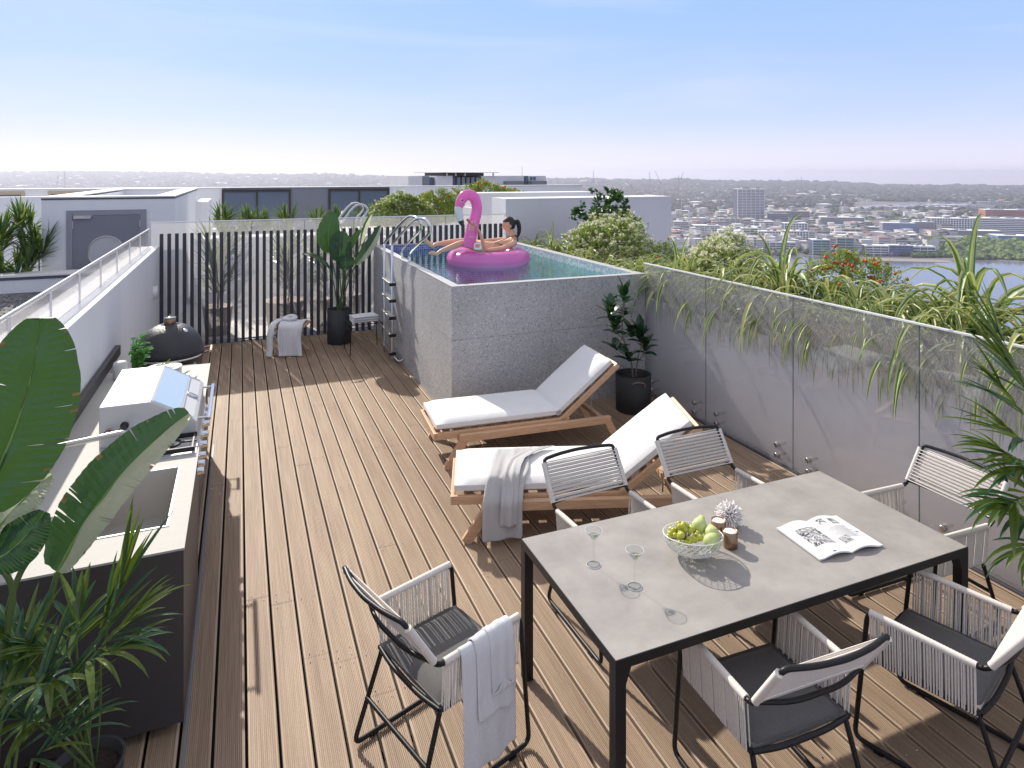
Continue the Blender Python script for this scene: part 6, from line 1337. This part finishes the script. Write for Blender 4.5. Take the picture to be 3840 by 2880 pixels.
j('hipF', Q(1260, 890, 9.58), .085, 'pelvis'); j('thF', Q(1150, 850, 9.62), .072, 'hipF'); j('knF', Q(1045, 835, 9.64), .052, 'thF'); j('caF', Q(900, 850, 9.62), .048, 'knF'); j('anF', Q(745, 868, 9.60), .030, 'caF'); j('heF', Q(700, 898, 9.60), .030, 'anF'); j('foF', Q(645, 850, 9.60), (.026, .034), 'heF'); j('toF', Q(590, 815, 9.60), (.014, .028), 'foF')
def skin_mesh(J, E_, Rd, root, sub=2):
    nm = list(J); me = bpy.data.meshes.new('tmp'); me.from_pydata([J[n] for n in nm], [(nm.index(a), nm.index(b_)) for a, b_ in E_], [])
    o = bpy.data.objects.new('tmp', me); COL.objects.link(o); o.modifiers.new('s', 'SKIN'); sv = me.skin_vertices[0].data
    for i, n in enumerate(nm): sv[i].radius = Rd[n]; sv[i].use_root = (n == root)
    q = o.modifiers.new('u', 'SUBSURF'); q.levels = q.render_levels = sub
    bpy.context.view_layer.update(); ev = o.evaluated_get(bpy.context.evaluated_depsgraph_get()); m2_ = ev.to_mesh()
    vs = [v.co.copy() for v in m2_.vertices]; fs = [tuple(p.vertices) for p in m2_.polygons]; ev.to_mesh_clear(); bpy.data.objects.remove(o); bpy.data.meshes.remove(me); return vs, fs
person = empty('person', J['pelvis'], label='woman in a black bikini lounging in the pink ring and holding a drink', cat='person'); PO = J['pelvis']
body = MB(); vs, fs = skin_mesh(J, E_, Rd, 'pelvis'); body.add([v - PO for v in vs], fs, 0, True)
# fingers: near hand curled round the glass, far hand resting
def finger(pts, r): body.tube(smooth_path([Vector(p) - PO for p in pts], 4), [r * (1 - .35 * i / (4 * (len(pts) - 1))) for i in range(4 * (len(pts) - 1) + 1)], 7)
for k, (a, b_) in enumerate(((1195, 640), (1185, 662), (1180, 684), (1183, 704))):
    finger([Q(a + 12, b_ + 10, 9.14), Q(a - 25, b_ - 4, 9.13), Q(a - 48, b_ - 22 + k * 8, 9.15), Q(a - 40 + k * 4, b_ - 28 + k * 10, 9.18)], .0095)
finger([Q(1235, 665, 9.13), Q(1222, 635, 9.12), Q(1205, 618, 9.14)], .011)
for k in range(4): finger([Q(1228, 838 + k * 6, 9.66), Q(1205, 836 + k * 7, 9.64), Q(1192, 842 + k * 8, 9.63)], .009)
finger([Q(1240, 835, 9.66), Q(1222, 822, 9.63)], .010)
for fo, y0 in (('N', 9.36), ('F', 9.60)):
    t_ = J['to' + fo]; d_ = (J['to' + fo] - J['fo' + fo]).normalized()
    for k in range(5): s_ = t_ + Vector((0, (-.024 + .012 * k), 0)); finger([s_ - d_ * .01, s_ + d_ * (.022 - .003 * k)], .0085 if k else .011)
# head: ellipsoid shaped with brow, nose, lips, chin; looks to the left and slightly away
hc = Q(1608, 645, 9.48) - PO; face = Vector((-.94, .30, -.10)).normalized(); upv = Vector((.05, 0, 1)).normalized(); sdv = upv.cross(face).normalized(); upv = face.cross(sdv).normalized()
hm = Matrix((( face.x, sdv.x, upv.x, hc.x), (face.y, sdv.y, upv.y, hc.y), (face.z, sdv.z, upv.z, hc.z), (0, 0, 0, 1)))
def g_(x, c, w_): return math.exp(-((x - c) / w_) ** 2)
def headpt(u, v, grow=0):
    th = pi * u; ph = 2 * pi * v; z = cos(th); r = sin(th); x = r * cos(ph); y = r * sin(ph)
    X, Y_, Z_ = x * .098, y * .076, z * .122
    if z < -.1: k = 1 - .28 * ((-.1 - z) / .9); X *= (k if x > 0 else k * .9); Y_ *= k
    if x > 0:
        f = x * (1 - min(1, abs(y) * 1.2)); X += .026 * g_(z, -.20, .10) * g_(y, 0, .13) + .008 * g_(z, -.02, .22) * g_(y, 0, .10); X += .010 * g_(z, -.47, .06) * g_(y, 0, .2) ; X += .014 * g_(z, -.78, .14) * g_(y, 0, .35); X -= .009 * g_(z, .03, .10) * (g_(y, .34, .16) + g_(y, -.34, .16)); X += .006 * g_(z, .18, .08) * g_(y, 0, .5)
    return Vector((X, Y_, Z_)) * (1 + grow)
body.grid(48, 56, lambda u, v: hm @ headpt(u, v))
for s in (-1, 1):
    b2 = [hm @ Vector((-.008 + .018 * cos(a), s * .077, -.010 + .030 * sin(a))) for a in [k * pi / 5 for k in range(10)]]; body.tube(b2, .006, 6, closed=True); body.ball(hm @ Vector((-.008, s * .074, -.01)), .018, 8, 6)
bo = body.build('body', M['skin'], person)
hr = MB()
def hole(i, j_):
    u, v = (i + .5) / 30, (j_ + .5) / 40; z = cos(pi * u); ph = 2 * pi * v; x = sin(pi * u) * cos(ph); return z < .38 and x > -.05 + (z * -.25 if z < 0 else 0) or z < -.5
hr.grid(30, 40, lambda u, v: hm @ (headpt(u, v, .07) + Vector((-.004, 0, .003))), hole=hole)
hr.ball(hm @ Vector((-.098, 0, .045)), .028, 12, 8)
hr.tube(smooth_path([hm @ Vector(p) for p in ((-.10, 0, .05), (-.135, -.005, .035), (-.152, -.01, -.03), (-.150, -.015, -.10), (-.128, -.02, -.175), (-.115, -.02, -.20))], 5), [.024, .028, .031, .033, .034, .034, .034, .034, .034, .034, .033, .033, .032, .032, .031, .030, .029, .027, .025, .022, .019, .016, .013, .010, .007, .004], 12)
hr.build('hair', M['hair'], person, solid=.004)
MB().add([hm @ Vector(p) for p in ()], []) if False else None
b = MB()
for s in (-1, 1):
    b.ball(hm @ Vector((.079, s * .028, .004)), .011, 8, 6, 0); b.ball(hm @ Vector((.088, s * .029, .004)), .0055, 6, 5, 1)
    b.tube([hm @ Vector((.094, s * .014, .030)), hm @ Vector((.090, s * .03, .036)), hm @ Vector((.078, s * .045, .030))], .0028, 5, 1)
b.build('eyes', [M['ceramic'], M['hair']], person)
b = MB(); b.tube([hm @ Vector((.083, -.018, -.056)), hm @ Vector((.0945, 0, -.0555)), hm @ Vector((.083, .018, -.056))], [.003, .006, .003], 6); b.build('lips', mat('lips', (.5, .14, .13), .4), person)
# bikini: neck strap, back strap, cups, brief
b = MB()
def over(pts, r, fl_=.6): b.tube(smooth_path([Vector(p) - PO for p in pts], 5), r, 6, flat=fl_)
over([Q(1665, 745, 9.50), Q(1690, 770, 9.43), Q(1625, 780, 9.395), Q(1540, 818, 9.37), Q(1440, 858, 9.38)], .008); over([Q(1665, 745, 9.50), Q(1640, 760, 9.57), Q(1560, 800, 9.60)], .007)
over([Q(1672, 750, 9.46), Q(1705, 790, 9.42), Q(1712, 835, 9.42)], .012)
b.ball(Q(1500, 850, 9.57) - PO, .052, 12, 8, 0, (1, 1, .8))
over([Q(1470, 862, 9.36), Q(1560, 890, 9.35), Q(1655, 930, 9.40)], .008)
b.ball(Q(1310, 925, 9.48) - PO, .105, 14, 9, 0, (.75, 1.15, .95)); b.build('bikini', M['bikini'], person)
gz = ZPy(1170, 785, 9.13)
gl = glass(tuple(gz), 'stemmed cocktail glass held up by the woman in the pool', 1.25, 'cocktail_glass')
b = MB(); p0, p1 = ZPy(1145, 615, 9.12), ZPy(1108, 575, 9.12); b.bar(p0, p1, .012, .035, 0); b.bar(p0 + Vector((.010, 0, -.008)), p1 + Vector((.010, 0, -.008)), .013, .008, 1); b.build('melon_slice', [mat('melon', (.62, .10, .04), .5), mat('rind', (.12, .22, .04), .5)], label='small wedge of watermelon on the rim of the held cocktail glass', cat='fruit')
